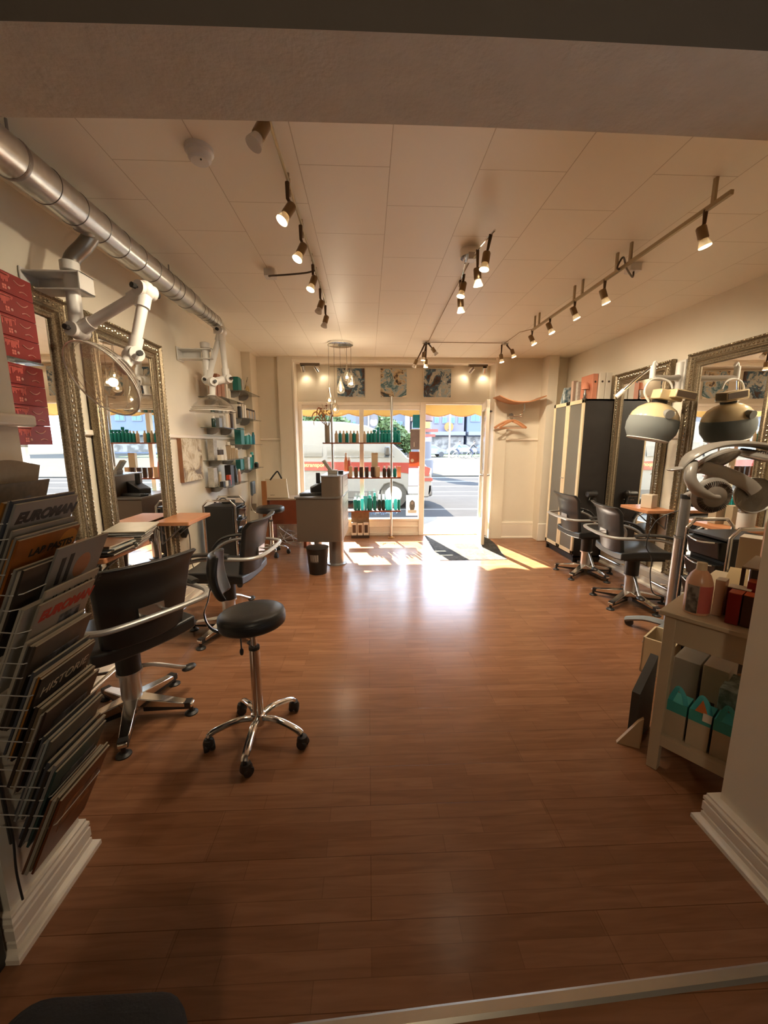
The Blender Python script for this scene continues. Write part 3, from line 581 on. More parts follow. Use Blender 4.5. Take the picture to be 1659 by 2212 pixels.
# small shelves below the mirrors
def wshelf(label, x0, x1, y0, y1, z, m_=OAK, side=1):
    t = thing('wall_shelf', label, 'shelf', ((x0+x1)/2, (y0+y1)/2, z)); a, b_ = (x1-x0)/2, (y1-y0)/2
    MB().rbox(-a, a, -b_, b_, -.03, 0, .012).build('shelf_board', m_, t, bevel=.003)
    s = -side; 
    for yy in (-b_*.5, b_*.5): MB().tube([(s*a, yy, -.20), (s*a, yy, -.045), (s*a*-.5, yy, -.04)], .008, 6).tube([(s*a, yy, -.20), (s*a*-.35, yy, -.045)], .006, 6).build('bracket', STEEL, t)
    return t
wshelf('wooden wall shelf below the nearest left mirror with magazines on it', XL+.05, -1.40, 2.07, 2.51, .85)
wshelf('empty wooden wall shelf below the second left mirror', XL+.05, -1.40, 3.06, 3.50, .85)
wshelf('small wooden wall shelf on the right wall between the two right mirrors', 2.60, XR-.06, 3.52, 3.92, .835, side=-1)
# magazines on the left shelf
MAGC = [mat('magazine_cover_%d' % i, c, .3, var=.15, vs=14) for i, c in enumerate(['#8f8a80', '#57504a', '#a8702f', '#8c8a86', '#6d4a36', '#9aa09c', '#4a4e55', '#b0a898', '#7b6a52', '#39322c'])]
PAPER = mat('paper_edges', '#b8ad98', .7, var=.08, vs=60)
def flatmag(label, loc, rz, w=.21, l=.28, th=.007, c=0, group=None, tilt=0):
    t = thing('magazine', label, 'magazine', loc, 0, group, rot=(0, tilt, rz))
    MB().box(-w/2, w/2, -l/2, l/2, .001, th-.001).build('pages', PAPER, t)
    MB().box(-w/2, w/2+.001, -l/2, l/2, th-.001, th).box(-w/2, w/2+.001, -l/2, l/2, 0, .001).box(-w/2-.001, -w/2, -l/2, l/2, 0, th).build('cover', MAGC[c % 10], t); return t
for i in range(7):
    flatmag('%s magazine up in the pile at the near end of the left wall shelf' % ORD[i], (-1.52+.012*sin(i*2.1), 2.20+.01*cos(i*3), .851+.0085*i), .06*sin(i*1.7)+pi/2, c=[1, 9, 3, 6, 5, 9, 4][i], group='magazines on the left wall shelf')
for i in range(8):
    flatmag('%s slipping magazine in the fanned pile at the far end of the left wall shelf' % ORD[i], (-1.50+.006*i, 2.39+.006*i, .853+.0125*i), pi/2+.05*sin(i*2.3)+.1, c=[3, 7, 5, 0, 7, 3, 5, 7][i], group='magazines on the left wall shelf', l=.24, w=.2, tilt=-.10)
# ================= STYLING CHAIRS =================
def styling_chair(label):
    t = thing('styling_chair', label, 'chair', (0, 0, 0), 0, 'black salon styling chairs')
    def seat(u, v):
        x = (u-.5)*.50*(1-.12*v); y = -.23+.53*v; z = .515-.018*cos(2*pi*(u-.5))*0+.02*(abs(u-.5)*2)**2.5-.035*max(0, v-.8)**1.5*8+.012*sin(pi*v)
        return ((x, y, z-.03), (0, 0, 1))
    m = MB(); m.grid(seat, 14, 14, .065); m.build('seat', BLK, t, bevel=.012, seg=3, ang=50)
    def back(u, v):
        hw = .19+.045*v; x = (u-.5)*2*hw; y = -.235-.07*v+.045*(abs(u-.5)*2)**2-(.06*max(0, v-.86)**1.2*8); z = .515+.41*v
        return ((x, y, z), (0, 1, .17))
    m = MB(); m.grid(back, 12, 14, .032); m.build('backrest', BLK, t, bevel=.01, seg=3, ang=50)
    m = MB(); m.grid(lambda u, v: ((lambda p: ((p[0]*.96, p[1]+.022, p[2]), (0, 1, .17)))(back(u, .79+.03*v)[0])), 10, 1, .006); m.build('back_seam', BLKP, t)
    P = [(.19, .22, .47), (.265, .25, .50), (.300, .20, .60), (.305, .05, .665), (.305, -.15, .675), (.295, -.27, .675), (.24, -.345, .675), (.12, -.365, .675), (0, -.368, .675)]
    P = P+[(-x, y, z) for x, y, z in P[-2::-1]]
    m = MB(); m.tube(cr(P, 5), .0135, 10, flat=((0, 0, 1), 1.15, .95)); m.build('armrest_tube', GRYL, t)
    for s in (-1, 1):
        m = MB(); m.tube(cr([(s*.29, .245, .585), (s*.302, .17, .665), (s*.307, .05, .702), (s*.307, -.1, .708), (s*.305, -.17, .700)], 5), .02, 10, flat=((1, 0, 0), 1.25, .62)); m.build('arm_pad', BLKP, t)
        m = MB(); m.cyl((s*.306, -.05, .67), (s*.306, -.05, .70), .007).cyl((s*.305, .1, .655), (s*.306, .1, .69), .007); m.build('arm_post', CHR, t)
    MB().tube([(-.05, -.275, .66), (-.05, -.36, .672), (.05, -.36, .672), (.05, -.275, .66)], .008, 6).box(-.06, .06, -.285, -.272, .63, .70).build('back_bracket', ALU, t)
    MB().box(-.16, .16, -.16, .18, .445, .465).cyl((0, 0, .40), (0, 0, .45), .05, .09, 20).build('seat_plate', BLKP, t)
    MB().cyl((0, 0, .27), (0, 0, .42), .058, n=24).build('pump_boot', BLKP, t)
    MB().cyl((0, 0, .09), (0, 0, .275), .049, n=24).cyl((0, 0, .262), (0, 0, .274), .062, n=24).build('column', ALU, t, label='pale grey metal column')
    for k in range(5):
        a = 2*pi*k/5+pi/2; M = RZ(a)
        m = MB(M); m.add([(.03, -.034, .075), (.03, .034, .075), (.03, .034, .125), (.03, -.034, .125), (.31, -.02, .045), (.31, .02, .045), (.31, .02, .066), (.31, -.02, .066)], [(0, 1, 2, 3), (4, 7, 6, 5), (0, 4, 5, 1), (1, 5, 6, 2), (2, 6, 7, 3), (3, 7, 4, 0)])
        lg = m.build('base_leg', [CHR], t, bevel=.004)
        MB(M).box(.06, .30, -.022, .022, .04, .075).build('leg_underside', BLKP, lg)
        MB(M).cyl((.295, 0, .012), (.295, 0, .05), .011).lathe([(0, 0), (.034, 0), (.034, .006), (.02, .016), (0, .016)], (.295, 0, 0), 18).build('glide_foot', BLKP, lg)
    m = MB(); m.tube(cr([(.05, 0, .268), (.12, -.02, .25), (.24, -.05, .18), (.27, -.055, .165)], 5), .012, 8).build('pump_lever', ALU, t)
    MB().sph((.29, -.06, .155), .04, 12, (1.1, .75, .45)).build('pump_pad', BLKP, t)
    return t
def face(fx, fy): return atan2(fy, fx)-pi/2
ch = styling_chair('black styling chair nearest the camera on the left, behind the magazine rack'); ch.location = (-1.27, 1.96, 0); ch.rotation_euler = (0, 0, face(-.84, .54))
for loc, f, lab in (((-1.09, 2.94, 0), (-.985, .10), 'black styling chair further back on the left, before the black trolley'),
                    ((2.43, 4.17, 0), (1, 0), 'black styling chair in front of the cabinet, the further one on the right'),
                    ((2.40, 3.36, 0), (.99, -.12), 'black styling chair facing the pearl-framed mirror, the nearer one on the right')):
    dup(ch, loc, face(*f), lab)
# wall foot rests
def footrest(label, x, y0, y1, xw):
    t = thing('foot_rest', label, 'foot rest', (x, (y0+y1)/2, .19), 0, 'chrome foot rests on the skirting'); L_ = (y1-y0)/2
    MB().cyl((0, -L_, 0), (0, L_, 0), .014, n=14).build('bar', CHR, t)
    for s in (-1, 1): MB().tube([(0, s*L_*.6, 0), ((xw-x)*.6, s*L_*.6, -.02), (xw-x, s*L_*.6, -.05)], .009, 6).build('bracket', CHR, t)
footrest('chrome foot rest bar below the nearest left mirror', -1.44, 1.84, 2.14, XL+.06)
footrest('chrome foot rest bar below the second left mirror', -1.44, 2.75, 3.07, XL+.06)
footrest('chrome foot rest bar beneath the further chair on the right', 2.64, 3.87, 4.24, XR-.05)
footrest('chrome foot rest bar beneath the pearl-framed mirror', 2.62, 3.10, 3.38, XR-.05)
# ================= ROUND STOOLS =================
def stool(label, zt, r, R, rz, backrest=False, tilt=0.0, loc=(0, 0, 0)):
    t = thing('round_stool', label, 'stool', loc, rz)
    M = TR(0, 0, zt-.07) @ Matrix.Rotation(tilt, 4, Vector((.2, 1, 0)))
    m = MB(M); m.lathe([(0, -.004), (r*.9, -.004), (r*.98, .006), (r, .02), (r, .045), (r*.97, .062), (r*.88, .072), (r*.5, .076), (0, .077)], n=48); m.build('seat', BLK, t, ang=60)
    MB(M).lathe([(r*.995, .040), (r*1.004, .043), (r*.995, .046)], n=48).build('seat_piping', BLKP, t)
    MB().cyl((0, 0, zt-.20), (0, 0, zt-.07), .014, n=14).lathe([(.05, 0), (.05, .012), (.02, .03)], (0, 0, zt-.10), 14).build('gas_piston', CHR, t)
    MB().lathe([(.026, .12), (.024, zt-.22), (.024, zt-.19), (.018, zt-.185)], n=24).build('column', CHR, t, label='chrome column')
    MB().cyl((0, 0, zt-.195), (0, 0, zt-.18), .026, n=20).build('column_collar', BLKP, t)
    MB().tube([(-.02, -.03, zt-.085), (-.035, -.05, zt-.12), (-.03, -.055, zt-.17)], .004, 6).sph((-.03, -.055, zt-.185), .012, 8, (.8, .8, 1.7)).build('height_lever', BLKP, t)
    MB().lathe([(.0, .085), (.036, .085), (.04, .10), (.034, .135), (.026, .14)], n=20).build('hub', CHR, t)
    for k in range(5):
        a = 2*pi*k/5; M2 = RZ(a); m = MB(M2); m.tube(cr([(.02, 0, .112), (.08, 0, .122), (R*.6, 0, .113), (R*.9, 0, .090), (R, 0, .072)], 5), .0155, 10, flat=((0, 1, 0), 1.15, .85)); lg = m.build('leg', CHR, t)
        m = MB(M2 @ TR(R, 0, 0) @ RZ(.6*k)); m.cyl((0, 0, .06), (0, 0, .08), .008).lathe([(0, -.011), (.021, -.011), (.025, -.006), (.025, .006), (.021, .011), (0, .011)], (.008, -.014, .0255), 18, RX(pi/2)).lathe([(0, -.011), (.021, -.011), (.025, -.006), (.025, .006), (.021, .011), (0, .011)], (.008, .014, .0255), 18, RX(pi/2)).box(-.012, .022, -.005, .005, .02, .055).lathe([(.0, .062), (.022, .06), (.027, .045), (.027, .03)], (.006, 0, 0), 14)
        m.build('caster', BLKP, lg)
    if backrest:
        m = MB(); m.tube(cr([(-.05, 0, zt-.09), (-.19, 0, zt-.07), (-.235, 0, zt+.02), (-.225, 0, zt+.16), (-.21, 0, zt+.24)], 6), .008, 8).build('back_strut', CHR, t)
        m = MB(); m.grid(lambda u, v: ((-.20-.02*cos(pi*(u-.5))+.0, (u-.5)*.24, zt+.16+.17*v), (1, 0, 0)), 10, 6, .03); m.build('back_pad', mat('blue_grey_leather', '#4f585c', .4), t, bevel=.012, seg=3)
    return t
st = stool('round black stool on chrome five-star casters in the middle foreground', .675, .155, .232, radians(-18), False, radians(-4), (-.553, 1.775, 0))
def lumbar(t, zt, a, reach=.245, pw=.22, zb=.09, ph=.22, z1=.0):
    M = RZ(a)
    m = MB(M); m.tube(cr([(.03, 0, zt-.075), (.12, .0, zt-.085), (.185, 0, zt-.05), (.207, 0, zt+.02), (.185, 0, zt+.09), (.165, 0, zt+.17)], 6), .012, 8, flat=((0, 1, 0), 1.5, .35)); m.build('back_strut', CHR, t)
    m = MB(M); m.grid(lambda u, v: ((.135+.03*cos(pi*(u-.5))-.03+.02*sin(pi*v)+.02*v, (u-.5)*pw*(1-.25*(2*v-1)**2), zt+zb+ph*v), (1, 0, -.1)), 12, 10, .034); m.build('back_pad', BLK, t, bevel=.014, seg=3, ang=60)
lumbar(st, .66, radians(192+18), zb=.10, ph=.21)
stool('small black stool with a backrest beside the reception desk', .645, .18, .20, radians(8), True, 0, (-1.28, 5.13, 0))
# ================= HOOD DRYERS AND EXTRACTOR ARMS =================
SEAM = mat('seam_dark_steel', (.16, .155, .15), .4, .9)
dt = thing('ventilation_duct', 'spiral silver ventilation duct running under the ceiling along the left wall', 'duct', (-1.38, 0, 2.545))
m = MB(); ys = [1.24+.0*i for i in range(1)]; P = [(.075, 1.232), (.075, 3.40), (.056, 3.46), (.056, 3.90)]
m.lathe([(r, y) for r, y in P], (0, 0, 0), 36, RX(-pi/2)); m.build('duct_pipe', ZINC, dt)
m = MB(); y = 1.30
while y < 3.40: MB().lathe([(.074, y-.004), (.0775, y), (.074, y+.004)], (0, 0, 0), 36, RX(-pi/2)).build('duct_seam', SEAM, dt); y += .165
while y < 3.90: MB().lathe([(.055, y-.003), (.058, y), (.055, y+.003)], (0, 0, 0), 30, RX(-pi/2)).build('duct_seam', SEAM, dt); y += .07
for yy in (1.8, 3.05): MB().tube([(.0, yy, .135), (.0, yy, .076)], .005, 6).lathe([(.076, -.01), (.079, 0), (.076, .01)], (0, yy, 0), 30, RX(-pi/2)).build('duct_hanger', STEEL, dt)
m = MB(); m.tube(cr([(0, 2.27, -.03), (-.05, 2.26, -.10), (-.115, 2.25, -.17), (-.125, 2.24, -.25)], 6), .037, 16); m.tube(cr([(0, 2.2, -.02), (-.02, 2.22, -.06)], 3), .045, 16); m.build('branch_elbow', mat('dull_elbow_steel', (.30, .28, .25), .35, .9), dt)
m = MB(); m.tube(cr([(0, 3.86, 0), (0, 3.95, -.02), (-.0, 3.97, -.08)], 5), .054, 14).build('end_elbow', ZINC, dt)
KNB = BLKP
def knob(m, p, d_, r=.014):
    p = Vector(p); d_ = Vector(d_).normalized(); m.cyl(p, p+d_*.02, .005, n=8).cyl(p+d_*.016, p+d_*.036, r, n=8)
def extractor(label, seg, brk, hood, pipe_top):
    t = thing('extractor_arm', label, 'extractor arm', seg[0]); o0 = Vector(seg[0]); S = [Vector(p)-o0 for p in seg]
    pt = Vector(pipe_top)-o0
    m = MB(); m.cyl(S[0]+Vector((0, 0, .02)), pt, .033, n=20).lathe([(.033, 0), (.043, .005), (.043, .045), (.036, .05)], tuple(pt-Vector((0, 0, .03))), 20); m.build('drop_pipe', WHP, t)
    bz = Vector(brk)-o0; m = MB()
    m.box(bz.x, .075, -.055, .055, bz.z-.045, bz.z-.037).box(bz.x, .075, -.055, .055, bz.z+.037, bz.z+.045).box(bz.x, bz.x+.008, -.06, .06, bz.z-.06, bz.z+.06).box(.067, .075, -.055, .055, bz.z-.045, bz.z+.045).box(bz.x+.01, -.06, .045, .05, bz.z-.04, bz.z+.04)
    m.build('wall_bracket', WHP, t, bevel=.002)
    for i in range(len(S)-1):
        a, b_ = S[i], S[i+1]; dv = (b_-a).normalized(); m = MB(); m.cyl(a+dv*.04, b_-dv*.04, .027, .024, n=20); m.cyl(a+dv*.03, a+dv*.09, .034, n=20); m.cyl(b_-dv*.09, b_-dv*.03, .032, n=20)
        m.build('arm_tube', WHP, t)
    for i, p in enumerate(S):
        q = S[min(i+1, len(S)-1)]-S[max(i-1, 0)]; ax = Vector((0, 0, 1)).cross(q); ax = ax.normalized() if ax.length > 1e-4 else Vector((1, 0, 0)); 
        m = MB(); m.sph(p, .046, 16).cyl(p-ax*.047, p+ax*.047, .036, n=20).tube([p+ax*.03, p+ax*.045], .03, 14); jj = m.build('joint', WHP, t)
        m = MB(); knob(m, p+ax*.045, ax); m.build('joint_knob', KNB, jj); m = MB(); knob(m, p-ax*.045, -ax); m.build('joint_knob', KNB, jj)
    hp, hd, hr = hood; hp = Vector(hp)-o0; hd = Vector(hd).normalized(); last = S[-1]
    m = MB(); m.cyl(last, hp, .028, .026, n=20).cyl(hp-hd*.012, hp, .026, .046, n=20); m.build('nozzle', WHP, t)
    M = TR(*hp) @ hd.to_track_quat('-Z', 'Y').to_matrix().to_4x4()
    m = MB(M); m.lathe([(.03, 0), (.06, -.010), (hr*.55, -.035), (hr*.85, -.078), (hr*.99, -.128), (hr*1.03, -.135)], n=40).lathe([(hr*1.03, -.138), (hr*.97, -.130), (hr*.83, -.081), (hr*.54, -.039), (.06, -.014), (.03, -.004)], n=40); m.build('clear_dome', CLEARP, t, label='clear acrylic dome')
    m = MB(M); m.tube([(hr*1.03*cos(a*pi/20), hr*1.03*sin(a*pi/20), -.137) for a in range(40)], .004, 6, True).tube([(hr*.995*cos(a*pi/20), hr*.995*sin(a*pi/20), -.122) for a in range(40)], .0015, 5, True).tube([(hr*.93*cos(a*pi/20), hr*.93*sin(a*pi/20), -.100) for a in range(40)], .0012, 5, True); m.build('dome_rim', mat('bright_acrylic_edge', (.8, .76, .68), .15), t)
    return t
extractor('white jointed extractor arm with a tilted clear dome, near the left mirrors', [(-1.505, 2.24, 2.03), (-1.12, 2.20, 2.215), (-1.175, 2.13, 1.89)], (XL+.005, 2.24, 2.255), ((-1.19, 2.06, 1.82), (-.30, -.72, -.55), .178), (-1.505, 2.24, 2.34))
extractor('white jointed extractor arm with a clear dome above the small canvas', [(-1.48, 3.86, 2.03), (-1.33, 3.86, 2.46), (-1.30, 3.84, 2.04), (-1.40, 3.76, 2.00)], (XL+.005, 3.86, 2.255), ((-1.41, 3.76, 1.88), (0, 0, -1), .19), (-1.48, 3.86, 2.34))
# hood dryer on wall arm, right
t = thing('hood_dryer', 'white wall-mounted hood dryer with a grey visor in front of the right mirrors', 'hair dryer', (2.56, 3.52, 1.66))
VIS = glassmat('grey_smoked_visor', (.55, .58, .58), .6, .15, .8, (.46, .49, .48))
M = RY(radians(10)) @ RX(radians(4))
MB(M).lathe([(.0, .15), (.055, .15), (.10, .135), (.15, .10), (.185, .05), (.195, .015), (.187, .012), (.14, .09), (0, .13)], n=40).build('hood_shell', mat('cream_enamel', '#d8c39b', .2, coat=.6), t)
MB(M).lathe([(.196, .015), (.205, -.04), (.200, -.10), (.165, -.165), (.155, -.17), (.150, -.165), (.190, -.10), (.196, -.04), (.188, .01)], n=40).build('visor', VIS, t)
MB(M).lathe([(.165, -.166), (.170, -.172), (.160, -.178), (.150, -.172)], n=40).build('visor_rim', WHP, t)
MB(M).cyl((-.02, -.165, .055), (-.025, -.215, .045), .036, n=24).build('timer_knob', mat('grey_knob', (.25, .25, .24), .5), t)
MB(M @ TR(.0, -.06, .175)).box(-.09, .12, -.05, .07, 0, .08).box(-.01, .18, -.12, .0, .02, .09).build('motor_housing', mat('cream_enamel', '#d8c39b', .2), t, bevel=.008)
MB(M @ TR(.0, -.06, .175)).box(-.0, .17, -.123, -.118, .03, .08).build('control_panel', mat('brown_panel', '#5b4a38', .4), t)
m = MB(M); m.lathe([(.055, .145), (.06, .155), (.06, .18), (0, .18)], n=24).build('collar', BLKP, t)
m = MB(); m.tube(cr([(-.06, 0, .16), (-.11, 0, .24), (-.08, 0, .33), (0, 0, .36), (.09, -.02, .33), (.12, -.03, .27)], 6), .009, 8).build('yoke', WHP, t)
m = MB(); m.cyl((-.04, .02, .36), (-.04, .02, .47), .024, n=16).tube(cr([(-.04, .02, .47), (-.03, .02, .50), (-.01, .02, .47)], 4), .013, 8).build('pivot_head', WHP, t)
m = MB(); m.tube([(-.04, .02, .37), (.20, .12, .38), (.335, .17, .40)], .026, 14).build('wall_arm', WHP, t)
m = MB(); m.tube([(-.05, .03, .46), (-.14, .10, .36), (-.2, .15, .28)], .013, 10).build('chrome_strut', CHR, t)
m = MB(); m.tube([(-.2, .15, .28), (-.25, .18, .22)], .02, 10).build('strut_grip', WHP, t)
m = MB(); m.cyl((.325, .17, .36), (.325, .17, .53), .036, n=18).cyl((.325, .17, .24), (.325, .17, .37), .028, n=18).box(.33, .354, .12, .22, .2, .55).build('wall_mount', WHP, t, bevel=.004)
# climazone style processor on a stand
t = thing('hair_processor', 'grey infrared hair processor with round heads on a stand, right foreground', 'hair dryer', (2.235, 2.66, 0))
MB().cyl((0, 0, .08), (0, 0, .80), .040, n=24).build('lower_pole', ALU, t)
MB().cyl((0, 0, .78), (0, 0, 1.08), .033, n=24).cyl((0, 0, .785), (0, 0, .80), .044, n=24).build('upper_pole', mat('grey_satin_pole', (.28, .27, .26), .35, .6), t)
MB().cyl((0, 0, 1.07), (0, 0, 1.10), .035, n=24).build('pole_cap', BLKP, t)
GP = mat('pearl_grey_plastic', (.36, .34, .31), .35, .2); GP2 = mat('dark_reflector', (.42, .40, .37), .2, .9, bump=(60, .9, .006))
m = MB(); 
for a in range(4):
    M2 = RZ(pi/2*a+.5); m.M = M2; m.tube(cr([(.02, 0, .12), (.15, 0, .11), (.26, 0, .07), (.30, 0, .05)], 4), .03, 8, flat=((0, 1, 0), 1.2, .7))
m.build('stand_base', mat('blue_grey_base', (.22, .24, .25), .5), t)
for a in range(4): M2 = RZ(pi/2*a+.5); MB(M2 @ TR(.28, 0, .032)).lathe([(0, -.012), (.03, -.012), (.032, 0), (.03, .012), (0, .012)], (0, 0, 0), 16, RX(pi/2)).build('caster', BLKP, t)
MB().tube(cr([(0, 0, 1.09), (.0, -.12, 1.16), (-.04, -.22, 1.28), (-.06, -.28, 1.38)], 6), .022, 12).build('support_arm', GP, t)
P_ = cr([(-.32, -.31, 1.302), (-.272, -.31, 1.370), (-.163, -.31, 1.428), (-.02, -.31, 1.452), (.158, -.31, 1.442), (.283, -.31, 1.405), (.38, -.31, 1.36)], 6)
MB().tube(P_, [.012+.022*min(1, i/7) for i in range(len(P_))], 12, flat=((0, 1, 0), 1.6, .55)).build('main_arch', GP, t)
MB().tube(cr([(-.315, -.31, 1.306), (-.36, -.31, 1.297), (-.405, -.31, 1.292)], 4), [.012, .018, .021, .022, .021, .018, .014, .009, .003], 10, flat=((0, 1, 0), 1.6, .6)).build('arch_tip', mat('clear_grey_tip', (.45, .44, .42), .15, .3), t)
MB().tube(cr([(-.25, -.33, 1.345), (-.295, -.36, 1.29), (-.305, -.38, 1.235), (-.265, -.40, 1.175), (-.19, -.415, 1.14), (-.15, -.42, 1.135)], 6), [.02, .024, .028, .032, .036, .038]+[.04]*14+[.036, .034, .030, .026, .022]+[.02]*6, 12, flat=((0, 1, 0), .8, .8)).build('side_arm', GP, t)
MB().tube(cr([(-.20, -.31, 1.32), (-.10, -.31, 1.29), (.02, -.31, 1.25), (.12, -.32, 1.20), (.16, -.33, 1.16)], 6), .048, 12, flat=((0, 1, 0), .5, .9)).build('side_arm', GP, t)
def head(c, nrm, r, open_):
    M = TR(*c) @ Vector(nrm).to_track_quat('Z', 'Y').to_matrix().to_4x4()
    m = MB(M); m.lathe([(0, -.03), (r*.4, -.028), (r*.8, -.012), (r, .012), (r*.98, .022), (r*.93, .014)], n=40); hd_ = m.build('lamp_head', GP, t)
    if open_:
        MB(M).lathe([(r*.93, .014), (r*.75, -.002), (r*.4, -.01), (0, -.012)], n=40).build('reflector', GP2, hd_)
        MB(M).tube([(r*.5*cos(a*pi/12), r*.5*sin(a*pi/12), .006) for a in range(24)], .005, 6, True).build('heating_element', CHR, hd_)
    else:
        m = MB(M)
        for k in range(56): a = 2*pi*k/56; m.M = M @ RZ(a); m.box(r*.58, r*.86, -.0008, .0008, -.0225, -.012)
        m.build('vent_slot', DKB, hd_); MB(M).lathe([(0, -.036), (.012, -.035), (.016, -.03)], n=16).build('hub_button', WHP, hd_)
head((-.144, -.37, 1.138), (.20, 1, .12), .112, False)
head((-.10, -.30, 1.355), (.20, -.62, -.85), .125, True)
head((.19, -.30, 1.375), (-.25, .12, -1), .125, False)
head((.165, -.31, 1.135), (-.25, -.95, .05), .112, True)
m = MB(); m.tube(cr([(.0, .045, .98), (-.13, .08, .90), (-.19, .08, .72), (-.15, .06, .62), (-.155, .05, .50), (-.12, .05, .36), (-.03, .045, .32)], 8), .004, 6).build('cable', BLKP, t)
# ================= CEILING LIGHTS =================
def lamp_head(t, p, d_, lit=True, top=None, energy=None, scale=1.0):
    """stem from top to head at p, head aimed along d_"""
    p = Vector(p); d_ = Vector(d_).normalized(); s = scale
    g = None
    if top is not None:
        tp = Vector(top); m = MB(); m.tube([tp, tp+(p-tp)*.55, p-d_*.035*s], [.011*s, .008*s, .006*s], 8); g = m.build('lamp_stem', mat('bronze_holder', '#5a4632', .4, .6), t)
    M = TR(*p) @ d_.to_track_quat('Z', 'Y').to_matrix().to_4x4()
    hd_ = MB(M).lathe([(0, -.042*s), (.020*s, -.040*s), (.0225*s, -.034*s), (.0225*s, .018*s), (.019*s, .022*s)], n=20).build('spot_head', mat('satin_bronze_head', '#8a7456', .35, .75), t)
    MB(M).lathe([(.017*s, .018*s), (.020*s, .026*s), (.028*s, .052*s), (.0285*s, .056*s)], n=20).build('bulb_reflector', BULBOFF, hd_)
    MB(M).lathe([(0, .0562*s), (.0265*s, .056*s), (.0265*s, .0575*s), (0, .0578*s)], n=20).build('bulb_face', BULB if lit else BULBOFF, hd_, label='glowing bulb face' if lit else None)
    if lit:
        ld = bpy.data.lights.new('spot_light', 'SPOT'); ld.energy = energy or LAMP_W; ld.color = WARM; ld.spot_size = radians(118); ld.spot_blend = 1.0; ld.shadow_soft_size = .03
        lo = bpy.data.objects.new('spot_light', ld); COL.objects.link(lo); lo.parent = t; lo.location = p+d_*.066*s; lo.rotation_euler = Vector((d_.x*1.7, .32, -.75)).to_track_quat('-Z', 'Y').to_euler()
def canopy(t, loc, r=.045, h=.03, sq=False):
    m = MB()
    if sq: m.rbox(loc[0]-r, loc[0]+r, loc[1]-r, loc[1]+r, loc[2]-h, loc[2], .008)
    else: m.lathe([(0, 0), (r*.97, 0), (r, h*.15), (r, h)], (loc[0], loc[1], loc[2]-h), 28)
    return m.build('canopy', WHP if sq else CHR, t)
RAIL = mat('satin_rail', '#a89878', .35, .6)
t = thing('track_light', 'long ceiling track light on the left with six spot heads', 'track light', (-.36, 0, 0))
MB().cyl((0, 1.50, 2.635), (.01, 3.62, 2.635), .007, n=10).build('rail', RAIL, t)
for yy in (1.62, 2.07, 2.45, 2.85, 3.05, 3.3, 3.56):
    MB().tube([(0, yy, ZC), (0, yy, 2.635)], .006, 6).tube([(0, yy+.03, ZC-.005), (0, yy+.03, 2.60)], .004, 6).build('rail_hanger', RAIL, t)
for yy, z, lit, dd in ((1.56, 2.50, False, (-.35, -.25, -.8)), (2.03, 2.50, True, (-.45, -.3, -.8)), (2.39, 2.495, True, (-.35, -.3, -.85)), (2.87, 2.515, True, (-.3, -.25, -.9)), (3.28, 2.50, False, (-.3, -.2, -.9)), (3.65, 2.50, False, (-.25, -.15, -.9))):
    lamp_head(t, (.0, yy, z), dd, lit, (0, yy+.01, 2.625))
canopy(t, (-.335, 3.12, ZC), .04, .045, True)
MB().tube(cr([(-.335, 3.1, 2.635), (-.31, 3.0, 2.60), (-.18, 2.95, 2.59), (-.06, 2.98, 2.615), (0, 2.99, 2.635)], 6), .006, 8).build('feed_cable', mat('grey_brown_cable', '#5a4d3c', .5), t)
t = thing('track_light', 'long ceiling track light on the right with five spot heads', 'track light', (1.64, 0, 0))
MB().box(-.008, .008, 1.92, 4.12, 2.555, 2.575).build('rail', RAIL, t)
for yy in (2.02, 2.62, 2.76, 3.18, 3.30, 3.95, 4.05):
    MB().box(-.006, .006, yy-.01, yy+.01, 2.565, ZC).build('rail_hanger', RAIL, t)
for yy, z, lit, dd in ((2.06, 2.455, True, (.25, -.1, -.9)), (2.88, 2.465, True, (.35, -.05, -.9)), (3.28, 2.48, True, (.4, -.1, -.9)), (3.71, 2.485, True, (.35, -.2, -.9)), (4.10, 2.48, True, (.4, -.2, -.9))):
    lamp_head(t, (.0, yy, z), dd, lit, (0, yy, 2.565), energy=LAMP_W*(1 if yy < 3 else .8))
canopy(t, (.22, 2.93, ZC), .04, .045, True)
MB().tube(cr([(.22, 2.92, 2.635), (.19, 2.88, 2.585), (.08, 2.78, 2.60), (-.01, 2.68, 2.62), (-.03, 2.70, 2.57), (0, 2.72, 2.565)], 6), .006, 8).build('feed_cable', mat('grey_brown_cable', '#5a4d3c', .5), t)
t = thing('ceiling_light', 'four-head chrome ceiling bar light in the middle of the ceiling', 'ceiling light', (.66, 2.75, 0))
canopy(t, (0, 0, ZC), .06, .05)
MB().box(-.02, .03, -.06, .0, 2.60, 2.64).build('junction_block', WHP, t)
MB().tube(cr([(.04, -.40, 2.60), (.0, -.22, 2.585), (.02, -.02, 2.61)], 5), .006, 8).tube(cr([(-.02, .03, 2.61), (.0, .2, 2.585), (.02, .38, 2.60)], 5), .006, 8).build('curved_rod', CHR, t)
for p, dd, tp in (((.02, -.31, 2.49), (-.15, -.1, -.95), (.03, -.36, 2.598)), ((.0, -.22, 2.44), (.12, .1, -.95), (.0, -.20, 2.588)), ((.0, .17, 2.51), (-.2, -.1, -.9), (.0, .14, 2.59)), ((.01, .26, 2.44), (.1, .1, -.95), (.0, .24, 2.588))):
    lamp_head(t, p, dd, True, tp)
WIRE = mat('pale_cable', '#a08a6a', .6)
t2 = thing('ceiling_cable', 'pale cable running along the ceiling between the middle light and the far spot cluster', 'cable', (0, 0, 0))
MB().tube([(.70, 2.80, ZC-.004), (.70, 3.6, ZC-.02), (.74, 5.03, ZC-.008)], .004, 6).build('cable_run', WIRE, t2)
